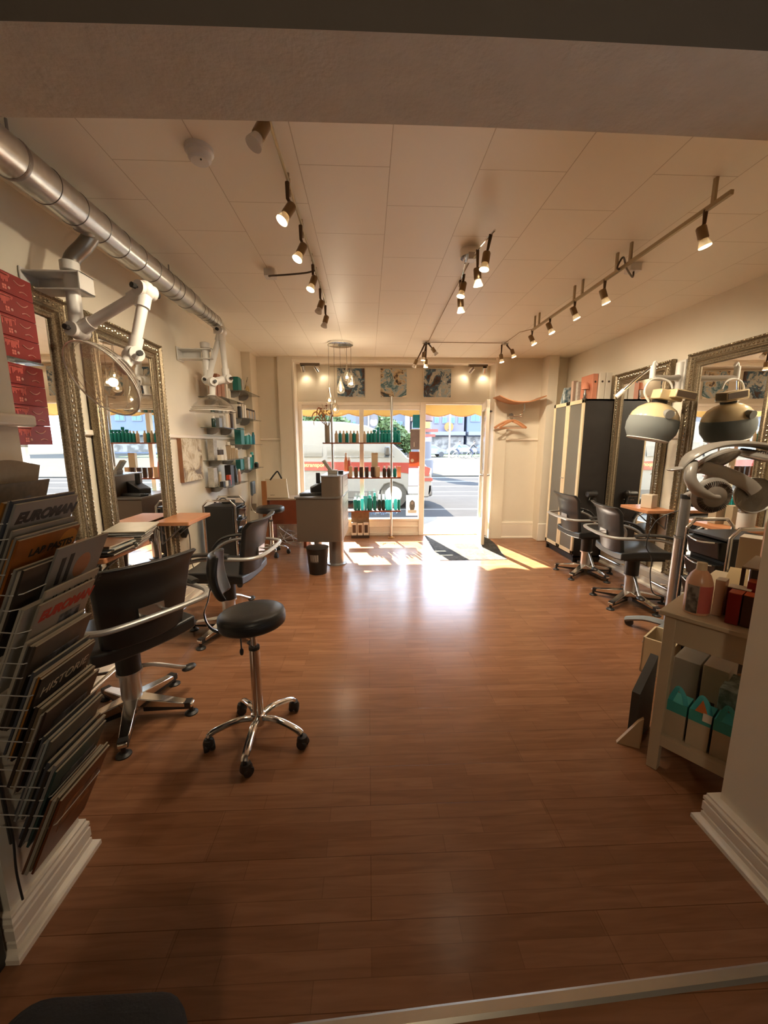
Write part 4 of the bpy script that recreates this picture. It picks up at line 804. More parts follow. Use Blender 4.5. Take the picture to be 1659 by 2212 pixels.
MB().tube([(.76, 5.05, ZC-.01), (1.67, 5.05, ZC-.01)], .004, 6).tube([(1.69, 5.05, ZC-.01), (1.66, 4.5, ZC-.03), (1.64, 4.13, 2.58)], .004, 6).build('cable_run', WIRE, t2)
t = thing('ceiling_light', 'cluster of four small spot heads on the ceiling near the shop window', 'ceiling light', (.72, 5.05, 0))
canopy(t, (0, 0, ZC), .05, .025)
for p, dd, tp, lit in (((-.13, 0, 2.43), (-.4, 0, -.9), (-.02, 0, 2.65), False), ((-.03, .02, 2.52), (-.1, 0, -.95), (0, 0, 2.65), True), ((.0, .03, 2.44), (0, 0, -1), (0, .02, 2.65), True), ((.09, -.02, 2.57), (.6, 0, -.8), (.02, 0, 2.66), False)):
    lamp_head(t, p, dd, lit, tp, energy=LAMP_W*.5)
t = thing('ceiling_light', 'pair of small spot heads on the ceiling at the far right corner of the cable', 'ceiling light', (1.69, 5.05, 0))
canopy(t, (0, 0, ZC), .045, .025)
for p, dd, tp in (((-.04, 0, 2.50), (.15, -.1, -.95), (-.04, 0, 2.65)), ((.10, 0, 2.56), (.3, -.1, -.9), (.02, 0, 2.65))): lamp_head(t, p, dd, True, tp, energy=LAMP_W*.7)
def twin(label, x, dirs):
    t = thing('wall_spotlight', label, 'spotlight', (x, 6.06, 2.615)); m = MB(); m.box(-.14, .14, -.03, .03, -.035, 0); m.build('mounting_bar', mat('brushed_brown_bar', '#7a6a58', .35, .6), t, bevel=.003)
    for s_, dd in zip((-.10, .10), dirs):
        MB().cyl((s_, 0, -.03), (s_, 0, -.06), .004).build('stem', CHR, t)
        dd = Vector(dd).normalized(); c = Vector((s_, 0, -.085)); M = TR(*c) @ dd.to_track_quat('Z', 'Y').to_matrix().to_4x4()
        h = MB(M).lathe([(0, -.045), (.032, -.045), (.034, .04), (.030, .042), (.028, .034), (0, .034)], n=24).build('spot_head', CHR, t); MB(M).lathe([(0, .035), (.027, .035), (.027, .038), (0, .038)], n=20).build('bulb_face', BULB, h)
        ld = bpy.data.lights.new('spot_light', 'SPOT'); ld.energy = LAMP_W*.03; ld.color = WARM; ld.spot_size = radians(110); ld.spot_blend = .8; ld.shadow_soft_size = .02
        lo = bpy.data.objects.new('spot_light', ld); COL.objects.link(lo); lo.parent = t; lo.location = c+dd*.055; lo.rotation_euler = dd.to_track_quat('-Z', 'Y').to_euler()
twin('twin-head chrome spotlight above the window at the left end of the header', -.84, ((.15, .35, -.8), (.5, .3, -.7)))
twin('twin-head chrome spotlight above the open door at the right end of the header', 1.64, ((-.5, .4, -.7), (.1, .5, -.8)))
# pendant cluster
t = thing('pendant_lamp', 'pendant lamp with teardrop glass bulbs hanging from a round chrome plate near the window', 'pendant lamp', (-.336, 5.17, ZC))
MB().lathe([(0, -.028), (.15, -.028), (.158, -.024), (.158, 0)], n=48).build('ceiling_plate', CHR, t)
GDROP = glassmat('drop_glass', (1, .97, .92), 2.2, .03, .06, (.9, .8, .6))
for x, y, zz in ((-.145, -.03, 2.035), (-.085, .06, 1.93), (.0, -.05, 2.165), (.075, .05, 2.33), (.13, -.02, 2.24)):
    z = zz-ZC
    pd = MB().cyl((x, y, z+.10), (x, y, -.03), .0022, n=6).build('cord', mat('grey_brown_cable', '#5a4d3c', .5), t)
    MB().lathe([(.008, .10), (.010, .085), (.018, .055), (.034, .01), (.048, -.03), (.052, -.052), (.047, -.074), (.030, -.09), (0, -.096)], (x, y, z), 24).build('glass_drop', GDROP, t)
    MB().cyl((x, y, z+.05), (x, y, z+.11), .007, n=12).sph((x, y, z-.01), .009, 10).cyl((x, y, z-.01), (x, y, z+.05), .003, n=8).build('lamp_holder', CHR, t)
    MB().sph((x, y, z-.045), .017, 12).build('bulb', BULB, t, label='small glowing bulb inside the drop')
ld = bpy.data.lights.new('pendant_light', 'POINT'); ld.energy = LAMP_W*.12; ld.color = WARM; ld.shadow_soft_size = .05; lo = bpy.data.objects.new('pendant_light', ld); COL.objects.link(lo); lo.parent = t; lo.location = (0, -.12, -.5)
t = thing('smoke_detector', 'white round smoke detector on the ceiling at the left', 'smoke detector', (-.705, 1.93, ZC))
MB().lathe([(0, -.052), (.036, -.05), (.046, -.04), (.048, -.022), (.058, -.016), (.058, 0)], n=32).build('housing', WHP, t); MB().sph((.012, -.02, -.052), .004, 8).build('indicator', BLKP, t)
# picture rail and three paintings
tag(MB().cyl((-.56, 6.155, 2.585), (1.3, 6.155, 2.585), .005, n=8).build('picture_rail', WIRE), 'thin picture rail rod above the three paintings', 'picture rail')
def art_mat(name, sc, off, cols, dist=.7, p=(.36, .42, .47, .52, .57, .64)):
    m = bpy.data.materials.new(name); m.use_nodes = True; n = m.node_tree.nodes; l = m.node_tree.links; b = n['Principled BSDF']
    t = n.new('ShaderNodeTexCoord'); mp = n.new('ShaderNodeMapping'); mp.inputs['Location'].default_value = off; l.new(t.outputs['Object'], mp.inputs['Vector'])
    a = n.new('ShaderNodeTexNoise'); a.inputs['Scale'].default_value = sc; a.inputs['Detail'].default_value = 12; a.inputs['Distortion'].default_value = dist; a.inputs['Roughness'].default_value = .7; l.new(mp.outputs[0], a.inputs['Vector'])
    r = n.new('ShaderNodeValToRGB'); r.color_ramp.interpolation = 'EASE'
    for i, c in enumerate(cols):
        e = r.color_ramp.elements[i] if i < 2 else r.color_ramp.elements.new(p[i]); e.position = p[i]; e.color = (*lin(c), 1)
    l.new(a.outputs['Fac'], r.inputs[0]); l.new(r.outputs[0], b.inputs['Base Color']); b.inputs['Roughness'].default_value = .5; return m
for i, (x0, x1, lab, off) in enumerate(((-.453, -.047, 'leftmost abstract painting, dark brown and blue, above the shop window', (1, 2, 3)), (.194, .586, 'middle abstract painting with cream, blue and teal patches above the shop window', (7.3, 2, 5)), (.847, 1.26, 'rightmost abstract painting with pale blue and cream strokes above the door', (3.1, 9, 8)))):
    t = thing('painting', lab, 'painting', ((x0+x1)/2, 6.155, 2.15)); w_ = x1-x0
    MB().box(-w_/2, w_/2, 0, .022, 0, .41).build('canvas', art_mat('abstract_paint_%d' % i, 4.2, off, ['#241c1a', '#4c3226', '#2f5f78', '#b7b0a0', '#8fa6b4', '#e0d4bc'] if i != 1 else ['#1d4a55', '#3d2a24', '#c9b48e', '#9fb0ba', '#2b6673', '#e2d6bd']), t)
    MB().box(-w_/2-.008, -w_/2, -.002, .022, 0, .41).box(-w_/2-.008, w_/2+.008, -.002, .022, -.008, 0).build('canvas_edge', CARD, t)
t = thing('canvas_picture', 'small beige abstract canvas on the left wall below the chair rail', 'painting', (XL+.002, 3.885, 1.10), rz=-pi/2)
MB().box(-.215, .215, 0, .035, 0, .40).build('canvas', art_mat('beige_paint', 5, (4, 1, 2), ['#6d5a48', '#8f7a5e', '#b5a07a', '#cbbfa4', '#d8cdb4', '#c9b68e'], 1.2), t, bevel=.002)
MB().box(.212, .217, 0, .036, 0, .40).build('canvas_side', mat('brown_canvas_side', '#8a5c3e', .6, var=.2), t, label='brown painted side edge')
# ================= WINDOW DISPLAY =================
t = thing('display_shelving', 'wooden display shelves on two metal poles in front of the shop window', 'shelves', (0, 5.96, 0))
for x, zt in ((-.535, 2.14), (.352, 2.14)):
    m = MB(); m.cyl((x, .04, 0), (x, .04, zt), .018, n=20); pl = m.build('pole', ALU, t); MB().lathe([(0, 0), (.055, 0), (.055, .008), (.026, .014), (.022, .03), (.018, .032)], (x, .04, 0), 24).build('floor_flange', mat('brass_flange', '#b08a58', .3, .7), pl)
MB().tube([(-.535, .04, 2.12), (-.535, .22, 2.12)], .012, 8).build('top_stay', ALU, t); MB().tube([(.352, .04, 2.12), (.352, .22, 2.12)], .012, 8).build('top_stay', ALU, t)
for z, x0 in ((1.452, -.665), (.940, -.665), (.434, -.45)): MB().rbox(x0, .49, -.09, .11, z, z+.018, .006).build('shelf_board', WOODR, t)
def bottle(label, loc, r, h, body, cap, kind='round', group=None, capr=.55, name='bottle', cat='bottle', capf=.18, rz=0, lab=None):
    t = thing(name, label, cat, loc, rz, group); hb = h*(1-capf)
    m = MB()
    if kind == 'round': m.lathe([(0, 0), (r*.94, 0), (r, .004), (r, hb*.82), (r*.93, hb*.90), (r*.6, hb*.97), (r*.5, hb)], n=20)
    elif kind == 'flat': m.rbox(-r, r, -r*.55, r*.55, 0, hb, r*.4)
    elif kind == 'tall': m.lathe([(0, 0), (r*.95, 0), (r, .004), (r, hb*.95), (r*.9, hb)], n=20)
    elif kind == 'bell': m.lathe([(0, 0), (r*.95, 0), (r, .006), (r, hb*.68), (r*.97, hb*.72), (r*.80, hb*.86), (r*.62, hb*.95), (r*.56, hb)], n=28)
    elif kind == 'tube': m.add([(-r*.5, -r*.4, 0), (r*.5, -r*.4, 0), (r*.5, r*.4, 0), (-r*.5, r*.4, 0), (-r, -.003, hb), (r, -.003, hb), (r, .003, hb), (-r, .003, hb)], [(0, 3, 2, 1), (4, 5, 6, 7), (0, 1, 5, 4), (1, 2, 6, 5), (2, 3, 7, 6), (3, 0, 4, 7)])
    elif kind == 'box': m.box(-r, r, -r*.6, r*.6, 0, h)
    m.build('body' if kind != 'box' else 'carton', body, t, ang=40)
    if kind not in ('box',):
        if kind == 'pump': pass
        MB().lathe([(r*capr, hb), (r*capr, h-.003), (r*capr*.9, h), (0, h)], n=16).build('cap', cap, t)
    if lab: MB().lathe([(r*1.005, hb*.12), (r*1.005, hb*.62)], n=28).build('label', lab, t)
    return t
def X(px): return -.652+(px-700)*.006885
G1 = 'hair care bottles on the top window shelf'
i = 0
for px, h, c, r in ((726.8, .17, BEIGE, .021), (734.8, .17, TEAL, .022), (742.4, .17, BEIGE, .021), (749.5, .17, TEAL, .022), (757.5, .17, BEIGE, .021), (764.7, .17, TEAL, .022), (772, .17, BEIGE, .021), (787.3, .165, BEIGE, .021), (794.8, .165, TEAL, .021), (801.7, .17, TEAL, .021), (808.5, .185, TEAL, .024), (816.5, .22, TEAL, .022), (824.5, .18, TEAL, .023), (832, .18, TEAL, .023), (839.8, .18, TEAL, .023), (853.4, .22, TEAL, .024), (861, .175, TEAL, .023)):
    bottle('%s bottle on the top window shelf, %s from the left' % ('teal' if c is TEAL else 'beige', ORD[i]), (X(px), 5.95, 1.471), r*1.18, h, c, BEIGE if h < .175 else TEAL, 'round', G1, .45 if h < .175 else .9); i += 1
G2 = 'products on the middle window shelf'; i = 0
for px, h, c, r, kd, nm in ((756, .16, BEIGE, .024, 'box', 'beige carton'), (768, .15, mat('brown_card', '#6b4a30', .5), .025, 'box', 'brown carton'), (779.5, .15, DKB, .025, 'box', 'dark brown carton'), (791.5, .15, DKB, .025, 'box', 'dark brown carton'), (804.5, .15, DKB, .026, 'box', 'dark brown carton'), (816, .155, BEIGE, .026, 'box', 'beige carton'), (830, .165, DKB, .026, 'round', 'dark brown bottle'), (839.8, .165, DKB, .026, 'round', 'dark brown bottle'), (853, .16, TEAL, .024, 'round', 'teal bottle'), (862, .16, PEACH, .026, 'box', 'peach carton')):
    bottle('%s on the middle window shelf, %s of the row from the left' % (nm, ORD[i]), (X(px), 5.95, .959), r*1.12, h, c, WHP, kd, G2, .5, 'bottle' if kd == 'round' else 'carton', 'bottle' if kd == 'round' else 'box'); i += 1
for px, h, c, kd, nm, r in ((746, .36, PEACH, 'bell', 'tall peach bottle standing behind the reception desk top on the middle window shelf', .032), (753, .30, PINK, 'bell', 'shorter pinkish bottle beside the tall peach bottle on the middle window shelf', .030)):
    bottle(nm, (X(px), 6.02, .959), r, h, c, WHP, kd)
bottle('tall grey white carton standing behind the small cartons on the middle window shelf', (X(809), 6.03, .959), .048, .36, mat('greyish_card', '#b9a98c', .5), WHP, 'box', None, name='carton', cat='box')
G3 = 'products on the bottom window shelf'; i = 0
WHC = WHCT
for px, h, c, cp, kd, r, nm in ((765.5, .20, TEAL, WHC, 'tall', .026, 'teal bottle with a white top'), (773.5, .19, TEAL, WHC, 'tall', .024, 'teal bottle with a white top'), (781, .22, TEALL, WHC, 'tall', .022, 'pale teal bottle with a white top'), (788.5, .27, TEALL, WHC, 'tube', .03, 'pale teal tube'), (797.5, .23, TEAL, TEALL, 'tall', .034, 'wide teal bottle with a pale lid'), (808.5, .27, TEAL, TEALL, 'tall', .024, 'slim tall teal bottle with pale lid'), (819, .24, mat('dark_green_glass', '#1a3a34', .2), WHC, 'round', .026, 'dark green pump bottle'), (827.8, .24, mat('dark_green_glass', '#1a3a34', .2), WHC, 'round', .026, 'dark green pump bottle'), (836, .24, TEALL, WHC, 'round', .025, 'pale teal pump bottle'), (842.5, .20, TEALL, WHC, 'tall', .02, 'pale teal bottle'), (855, .25, TEALL, WHC, 'round', .024, 'pale teal bottle with a clear cap'), (862.5, .20, TEAL, WHC, 'tall', .02, 'small teal bottle')):
    bottle('%s on the bottom window shelf, %s from the left' % (nm, ORD[i]), (X(px), 5.95, .453), r*1.08, h, c, cp, kd, G3, .6, capf=.32 if kd == 'round' else .2); i += 1
# vase with dried plants
t = thing('vase', 'tall grey vase of dried plants at the left end of the top window shelf', 'vase', (-.60, 5.95, 1.471))
MB().lathe([(0, 0), (.036, 0), (.038, .01), (.036, .24), (.036, .245), (.031, .24), (.031, .03), (0, .03)], n=24).build('vase_body', mat('warm_grey_ceramic', '#8d8578', .5), t)
m = MB(); random.seed(3)
for k in range(16):
    a = random.uniform(pi*.55, pi*1.35) if k < 9 else random.uniform(-.5, 1.0); L_ = random.uniform(.18, .34); sp_ = random.uniform(.05, .17)
    m.tube(cr([(0, 0, .1), (sp_*.4*cos(a), sp_*.3*sin(a), .22+L_*.4), (sp_*cos(a), sp_*.5*sin(a), .22+L_)], 4), .002, 5)
m.build('dried_stems', mat('dry_stem', '#8a6a44', .8), t)
m = MB()
for x1, z1, k in ((-.13, .50, 0), (-.19, .44, 1), (-.17, .37, 2), (-.10, .46, 3), (-.06, .40, 4)):
    P = cr([(0, 0, .22), (x1*.5, .01, z1*.85), (x1*.85, .0, z1), (x1*1.12, -.01, z1-.06), (x1*1.1, -.01, z1-.12)], 6)
    m.tube(P, [.004+.012*sin(pi*min(1, (q+1)/len(P)))**1.5 for q in range(len(P))], 8, flat=((0, 1, 0), 1.1, .55))
m.build('dried_leaf', mat('dried_rust_leaf', '#b57a55', .7, var=.3, vs=40), t)
m = MB()
for k in range(24): a = random.uniform(0, 2*pi); rr = random.uniform(.0, .11); m.sph((rr*cos(a)*.9, rr*sin(a)*.4, .30+random.uniform(0, .27)), random.uniform(.006, .014), 6)
m.build('dried_seed_heads', mat('seed_brown', '#8d5a3c', .8, var=.3), t)
# posters on the glass
PO = [('teal', 893, 911, 896, 924, '#35a5b5'), ('brown', 888, 912, 927, 971, '#9d8c86'), ('orange', 886, 911, 976, 1008, '#c07055'), ('lilac', 885, 910, 1012, 1051, '#b4b4ca'), ('lower lilac', 884, 909, 1054, 1069, '#bcbcd0'), ('grey portrait', 880, 908, 1073, 1120, '#c4c5cc')]
for nm, a, b_, r0, r1, c in PO:
    cx = ((a+b_)/2-795)*.00707+.0; zt = 1.45+(959-r0)*.00705; zb = 1.45+(959-r1)*.00705; w_ = (b_-a)*.00707
    t = thing('poster', '%s poster stuck on the window glass between the bottles and the door frame' % nm, 'poster', (cx, YW+.003, zb))
    MB().box(-w_/2, w_/2, 0, .0015, 0, zt-zb).build('sheet', mat('poster_'+nm.replace(' ', '_'), c, .6, var=.15, vs=12, trl=.45), t)
    if nm == 'orange': MB().cyl((-.04, -.001, .09), (-.04, -.003, .09), .026, n=20).build('emblem', CARD, t)
    if nm == 'brown': MB().box(-.03, -.018, -.002, 0, .04, .11).box(-w_/2, w_/2, -.002, 0, zt-zb-.008, zt-zb).build('print', CARD, t)
    if 'portrait' in nm:
        MB().sph((0, 0, .20), .028, 14, (1, .06, 1.25)).build('printed_face', mat('print_skin', '#a08f86', .6), t); MB().lathe([(.03, .0), (.045, .06), (.04, .13), (.01, .16)], (0, .0, .09), 16, Matrix.Diagonal((1, .03, 1, 1))).build('printed_hair', mat('print_hair', '#6d645c', .6), t); MB().box(-.07, .07, -.0008, 0, .04, .09).build('printed_top', CARD, t)
t = thing('window_lettering', 'blue handwritten scribble low on the shop window glass', 'lettering', (0, 6.2, 0)); m = MB(); P = [(.02+.01*k, 0, .36+.035*sin(k*1.9)*(.5+.5*sin(k*.37))) for k in range(46)]; m.tube(cr(P, 3), .0035, 5)
m.tube([(.03, 0, .42), (.12, 0, .33)], .005, 5).tube([(.35, 0, .44), (.35, 0, .32)], .004, 5).tube([(.30, 0, .41), (.42, 0, .42)], .003, 5); m.build('writing', mat('blue_window_paint', '#5a7fb5', .6), t)
# carton stand on the floor below
t = thing('display_stand', 'brown and cream cardboard counter display with three dark swatches on the floor by the window', 'display stand', (-.13, 6.05, 0))
MB().box(-.14, .14, -.06, .06, 0, .045).build('tray', DKB, t); MB().box(-.14, .14, .03, .045, .04, .40).build('backboard', mat('kraft_print', '#8f7456', .6, var=.3, vs=18), t)
for k, c in enumerate(('#4a3527', '#5a3a1c', '#3d2d24')): f = MB().box(-.135+.093*k, -.055+.093*k, -.05, -.02, .045, .235+.01*(k != 1)).build('swatch_box', CARD, t); MB().box(-.122+.093*k, -.068+.093*k, -.053, -.049, .085, .21).build('dark_swatch', mat('swatch_%d' % k, c, .4), f)
# ================= RECEPTION DESK =================
MET = mat('warm_grey_metal_laminate', '#75675a', .36, .45, var=.04, vs=3); MET2 = mat('light_satin_panel', '#b9b2a8', .3, .35)
t = thing('reception_desk', 'grey metal reception desk on a round pedestal in front of the display shelves', 'desk', (0, 0, 0))
m = MB(); m.prism([(-.83, 4.50), (-.42, 4.47), (-.365, 4.475), (-.325, 4.505), (-.30, 4.56), (-.275, 5.20), (-.80, 5.20)], .325, .835); m.build('lower_cabinet', MET, t, ang=50)
MB().prism([(-.845, 4.485), (-.42, 4.455), (-.355, 4.46), (-.312, 4.495), (-.288, 4.56), (-.262, 5.21), (-.81, 5.21)], .835, .853).build('worktop', mat('dark_steel_top', '#8f8a84', .3, .6), t)
m = MB(); m.prism([(-.535, 4.49), (-.42, 4.475), (-.365, 4.48), (-.33, 4.51), (-.305, 4.56), (-.283, 5.15), (-.50, 5.15)], .853, 1.085); m.build('upper_box', MET, t, ang=50)
MB().prism([(-.54, 4.485), (-.42, 4.465), (-.36, 4.47), (-.32, 4.50), (-.295, 4.56), (-.24, 4.9), (-.25, 5.16), (-.51, 5.16)], 1.085, 1.098).build('counter_top', mat('pale_counter_top', '#aeb4c0', .2, .3), t)
m = MB(); m.prism([(-.306, 4.60), (-.297, 4.60), (-.270, 5.19), (-.280, 5.19)], .33, 1.08); m.build('side_panel', MET2, t)
m = MB()
for z in (.42, .52, .62, .72, .935, 1.01): m.prism([(-.3005, 4.66), (-.2955, 4.66), (-.2675, 5.18), (-.2725, 5.18)], z, z+.004)
m.build('side_groove', DKB, t)
MB().lathe([(0, 0), (.125, 0), (.125, .012), (.09, .02), (.09, .326)], (-.395, 4.70, 0), 32).build('pedestal', STEEL, t)
MB().lathe([(0, 0), (.09, 0), (.09, .012), (.05, .02), (.05, .326)], (-.66, 5.02, 0), 28).build('pedestal', STEEL, t)
t = thing('card_terminal', 'grey tilted card terminal on top of the reception desk', 'card terminal', (-.43, 4.75, 1.099)); MB().box(-.05, .06, -.06, .06, 0, .045).build('base', mat('terminal_grey', '#8f867a', .4), t, bevel=.005); MB(TR(-.03, 0, .05) @ RY(radians(-35))).box(-.015, .02, -.045, .045, -.02, .13).build('screen_body', mat('terminal_grey', '#8f867a', .4), t, bevel=.005); MB(TR(-.01, 0, .05) @ RY(radians(-35))).box(.001, .003, -.035, .035, .01, .12).build('display', BLKP, t)
tag(MB().box(-.36, -.30, 4.72, 4.80, 1.099, 1.135).build('card_printer', BLKP, bevel=.004), 'small black device beside the card terminal on the desk', 'device')
t = thing('desk_phone', 'black desk telephone standing on the lower desk top beside the upper box', 'telephone', (-.62, 4.85, .854), .2); MB().add([(-.09, -.09, 0), (.09, -.09, 0), (.09, .09, 0), (-.09, .09, 0), (-.09, -.09, .07), (.09, -.09, .16), (.09, .09, .16), (-.09, .09, .07)], [(0, 3, 2, 1), (4, 5, 6, 7), (0, 1, 5, 4), (1, 2, 6, 5), (2, 3, 7, 6), (3, 0, 4, 7)]).build('phone_body', BLKP, t, bevel=.01); MB().box(-.02, .03, -.02, .02, .12, .25).build('handset', BLKP, t, bevel=.008)
t = thing('keyboard', 'black papers and keyboard heap on the lower desk top', 'keyboard', (-.67, 4.66, .854), .25); MB().box(-.14, .14, -.06, .06, 0, .022).build('keyboard_body', BLKP, t, bevel=.004); m = MB(); [m.box(-.13+.02*k, -.113+.02*k, -.05+.022*j, -.033+.022*j, .022, .028) for k in range(13) for j in range(4)]; kk = m.build('keys', mat('key_grey', (.05, .05, .05), .5), t); kk['kind'] = 'stuff'
t = thing('waste_bin', 'black slotted waste bin in front of the reception desk', 'bin', (-.58, 4.34, 0)); MB().lathe([(0, 0), (.095, 0), (.098, .006), (.125, .30), (.129, .305), (.122, .30), (.094, .01), (0, .01)], n=36).build('bin_body', BLKP, t)
m = MB()
for k in range(9): m.M = RZ(radians(-125+5.5*k)); m.add([(.1075, -.0025, .13), (.1085, .0025, .13), (.123, .0025, .24), (.122, -.0025, .24)], [(0, 1, 2, 3)]); 
m.build('light_slots', mat('pale_slots', '#c9c2b8', .5), t); MB().lathe([(.124, .298), (.131, .302), (.124, .306)], n=36).build('rim', BLKP, t)
# side desk behind
t = thing('side_desk', 'reddish brown fronted side desk in the left corner behind the small stool', 'desk', (0, 0, 0))
MB().box(-1.40, -.86, 5.42, 5.85, .685, .705).build('desk_top', mat('pale_desk_top', '#a8937a', .5), t, bevel=.003); MB().box(-1.36, -.90, 5.43, 5.45, .35, .685).build('front_panel', WOODR, t); MB().box(-1.46, -1.40, 5.42, 5.46, .0, .95).build('side_post', mat('honey_wood', '#a0683a', .45), t); MB().box(-.92, -.88, 5.46, 5.82, 0, .685).build('leg_panel', WOODR, t); MB().box(-1.40, -1.37, 5.46, 5.82, 0, .685).build('leg_panel', WOODR, t)
t = thing('paper_bag', 'white paper carrier bag with black ribbon handles leaning on the side desk', 'bag', (-1.27, 5.50, .706)); M = RX(radians(-14)); MB(M).add([(-.14, -.03, 0), (.16, -.03, 0), (.16, .04, 0), (-.14, .04, 0), (-.17, -.01, .27), (.12, -.01, .27), (.12, .015, .27), (-.17, .015, .27)], [(0, 3, 2, 1), (4, 5, 6, 7), (0, 1, 5, 4), (1, 2, 6, 5), (2, 3, 7, 6), (3, 0, 4, 7)]).build('bag_body', mat('cream_paper', '#cdbb9e', .6, var=.03), t)
MB(M).tube(cr([(-.10, -.015, .25), (-.04, -.02, .33), (.0, -.02, .37), (.03, -.02, .33), (.06, -.015, .27)], 5), .008, 6, flat=((0, 1, 0), .4, 1.5)).build('handle', BLKP, t); text_mb('lettering', 'salon', mat('print_brown', '#6d5c48', .6), .03, M @ TR(-.09, -.033, .03) @ RX(pi/2), t)
t = thing('cable_bundle', 'thin pale cables hanging under the side desk', 'cable', (-1.1, 5.62, 0)); random.seed(5)
for k in range(4): MB().tube(cr([(random.uniform(-.2, .2), random.uniform(-.1, .1), random.uniform(.02, .3)) for _ in range(6)], 6), .003, 5).build('cable', WHP, t)
t = thing('socket', 'small grey wall socket on the pilaster by the black trolley', 'socket', (-1.66, 5.698, .5)); MB().box(-.04, .04, -.012, 0, 0, .1).build('plate', mat('socket_grey', '#8c8070', .5), t)
# ================= LEFT WALL GLASS SHELVES =================
def gshelf(label, y0, y1, z, group='grey glass shelves on the left wall'):
    t = thing('glass_shelf', label, 'shelf', (XL+.002, (y0+y1)/2, z), 0, group); h = (y1-y0)/2
    MB().box(0, .24, -h, h, -.006, 0).build('glass_board', SHG, t)
    for s_ in (-.55, .55): m = MB(TR(0, s_*h, -.008) @ RX(-pi/2)); m.lathe([(0, -.006), (.055, -.006), (.055, .006), (0, .006)], (.06, 0, 0), 24, I4); 
    for s_ in (-.55, .55):
        m = MB(); P = [(.0, 0), (.13, 0), (.12, -.03), (.09, -.055), (.05, -.065), (0, -.06)]; m.add([(x, s_*h-.006, z_-.007) for x, z_ in P]+[(x, s_*h+.006, z_-.007) for x, z_ in P], [tuple(range(6)), tuple(range(11, 5, -1))]+[(i, 6+i, 6+(i+1) % 6, (i+1) % 6) for i in range(6)]); m.build('bracket', STEEL, t)
AZ = (1.925, 1.62, 1.28, 1.0); BZ = (2.09, 1.765, 1.444, 1.13); WN = ['top', 'second', 'third', 'lowest']
for i in range(4): gshelf('%s glass shelf of the nearer column on the left wall' % WN[i], 4.20, 4.93, AZ[i])
for i in range(4): gshelf('%s glass shelf of the further column beside the corner pilaster' % WN[i], 5.00, 5.66, BZ[i])
def items(col, i, z, spec):
    for k, (y, dx, kd, r, h, c, cp, nm) in enumerate(spec):
        lab = '%s, %s on the %s shelf of the %s glass column' % (nm, ORD[k], WN[i], col); g = 'products on the left wall glass shelves'
        bottle(lab, (XL+.24-dx, y, z+.001), r, h, c, cp, kd, g, .7, 'carton' if kd == 'box' else 'bottle', 'box' if kd == 'box' else 'bottle', rz=-pi/2 if kd == 'box' else 0)
BR = mat('rosy_brown_card', '#a8735a', .5, var=.1); GW = mat('grey_white_print', '#b8b2a6', .5, var=.3, vs=30); SV = mat('silver_plastic', '#8e8f8c', .3, .3); OR_ = mat('orange_red_card', '#c2482a', .5)
items('nearer', 0, AZ[0], [(4.24, .10, 'box', .045, .19, BR, WHP, 'rosy brown carton'), (4.35, .10, 'box', .045, .24, BR, WHP, 'tall rosy brown carton'), (4.46, .10, 'box', .045, .22, BR, WHP, 'rosy brown carton'), (4.58, .09, 'box', .03, .20, CARD, WHP, 'white carton'), (4.68, .09, 'tall', .02, .14, CARD, WHP, 'white tube')])
items('nearer', 1, AZ[1], [(4.25, .12, 'tall', .022, .11, mat('dark_green_glass', '#1a3a34', .2), WHP, 'dark green jar'), (4.33, .10, 'box', .04, .10, SV, WHP, 'silver box'), (4.43, .09, 'box', .035, .13, GW, WHP, 'grey white carton'), (4.52, .08, 'tall', .022, .20, CARD, CARD, 'white bottle'), (4.60, .09, 'tall', .022, .19, BEIGE, CARD, 'beige bottle'), (4.70, .09, 'tall', .022, .21, DKB, CARD, 'dark bottle'), (4.80, .09, 'tall', .022, .23, CARD, CARD, 'tall white bottle')])
items('nearer', 2, AZ[2], [(4.24, .07, 'box', .035, .055, CARD, WHP, 'low white box'), (4.33, .07, 'box', .035, .055, CARD, WHP, 'low white box'), (4.30, .17, 'box', .05, .22, GW, WHP, 'printed grey carton'), (4.42, .15, 'tall', .022, .13, DKB, WHP, 'brown bottle'), (4.50, .15, 'tall', .022, .13, DKB, WHP, 'brown bottle'), (4.58, .10, 'tube', .03, .19, BEIGE, CARD, 'tall cream tube'), (4.66, .10, 'tube', .026, .15, BEIGE, CARD, 'cream tube'), (4.74, .10, 'tube', .026, .15, BEIGE, CARD, 'cream tube'), (4.84, .10, 'tall', .024, .12, BEIGE, CARD, 'cream bottle')])
items('nearer', 3, AZ[3], [(4.23, .16, 'box', .05, .20, GW, WHP, 'printed photo card'), (4.25, .07, 'box', .03, .055, BLKP, WHP, 'small black box'), (4.33, .07, 'box', .035, .055, CARD, WHP, 'small white box'), (4.42, .07, 'box', .03, .055, BLKP, WHP, 'small black box'), (4.38, .14, 'tall', .016, .15, BEIGE, CARD, 'slim cream tube'), (4.50, .09, 'box', .03, .105, OR_, WHP, 'orange red carton'), (4.62, .12, 'box', .055, .21, BLKP, WHP, 'tall black carton'), (4.74, .10, 'tall', .028, .20, BLKP, BLKP, 'black bottle'), (4.84, .08, 'tall', .018, .15, mat('pinkish', '#b58a7a', .5), CARD, 'pinkish tube')])
items('further', 0, BZ[0], [(5.08, .12, 'box', .055, .16, TEAL, WHP, 'teal carton'), (5.20, .11, 'box', .05, .15, GW, WHP, 'white printed carton')])
t = thing('picture_card', 'dark leaning picture card on the top glass shelf of the further column', 'card', (XL+.12, 5.34, BZ[0]+.001), -pi/2+.3, rot=(radians(-16), 0, -pi/2+.3)); MB().box(-.09, .09, -.004, .004, 0, .20).build('card_sheet', mat('dark_photo', '#5a4f3f', .5, col2='#b9a887', vs=22), t)
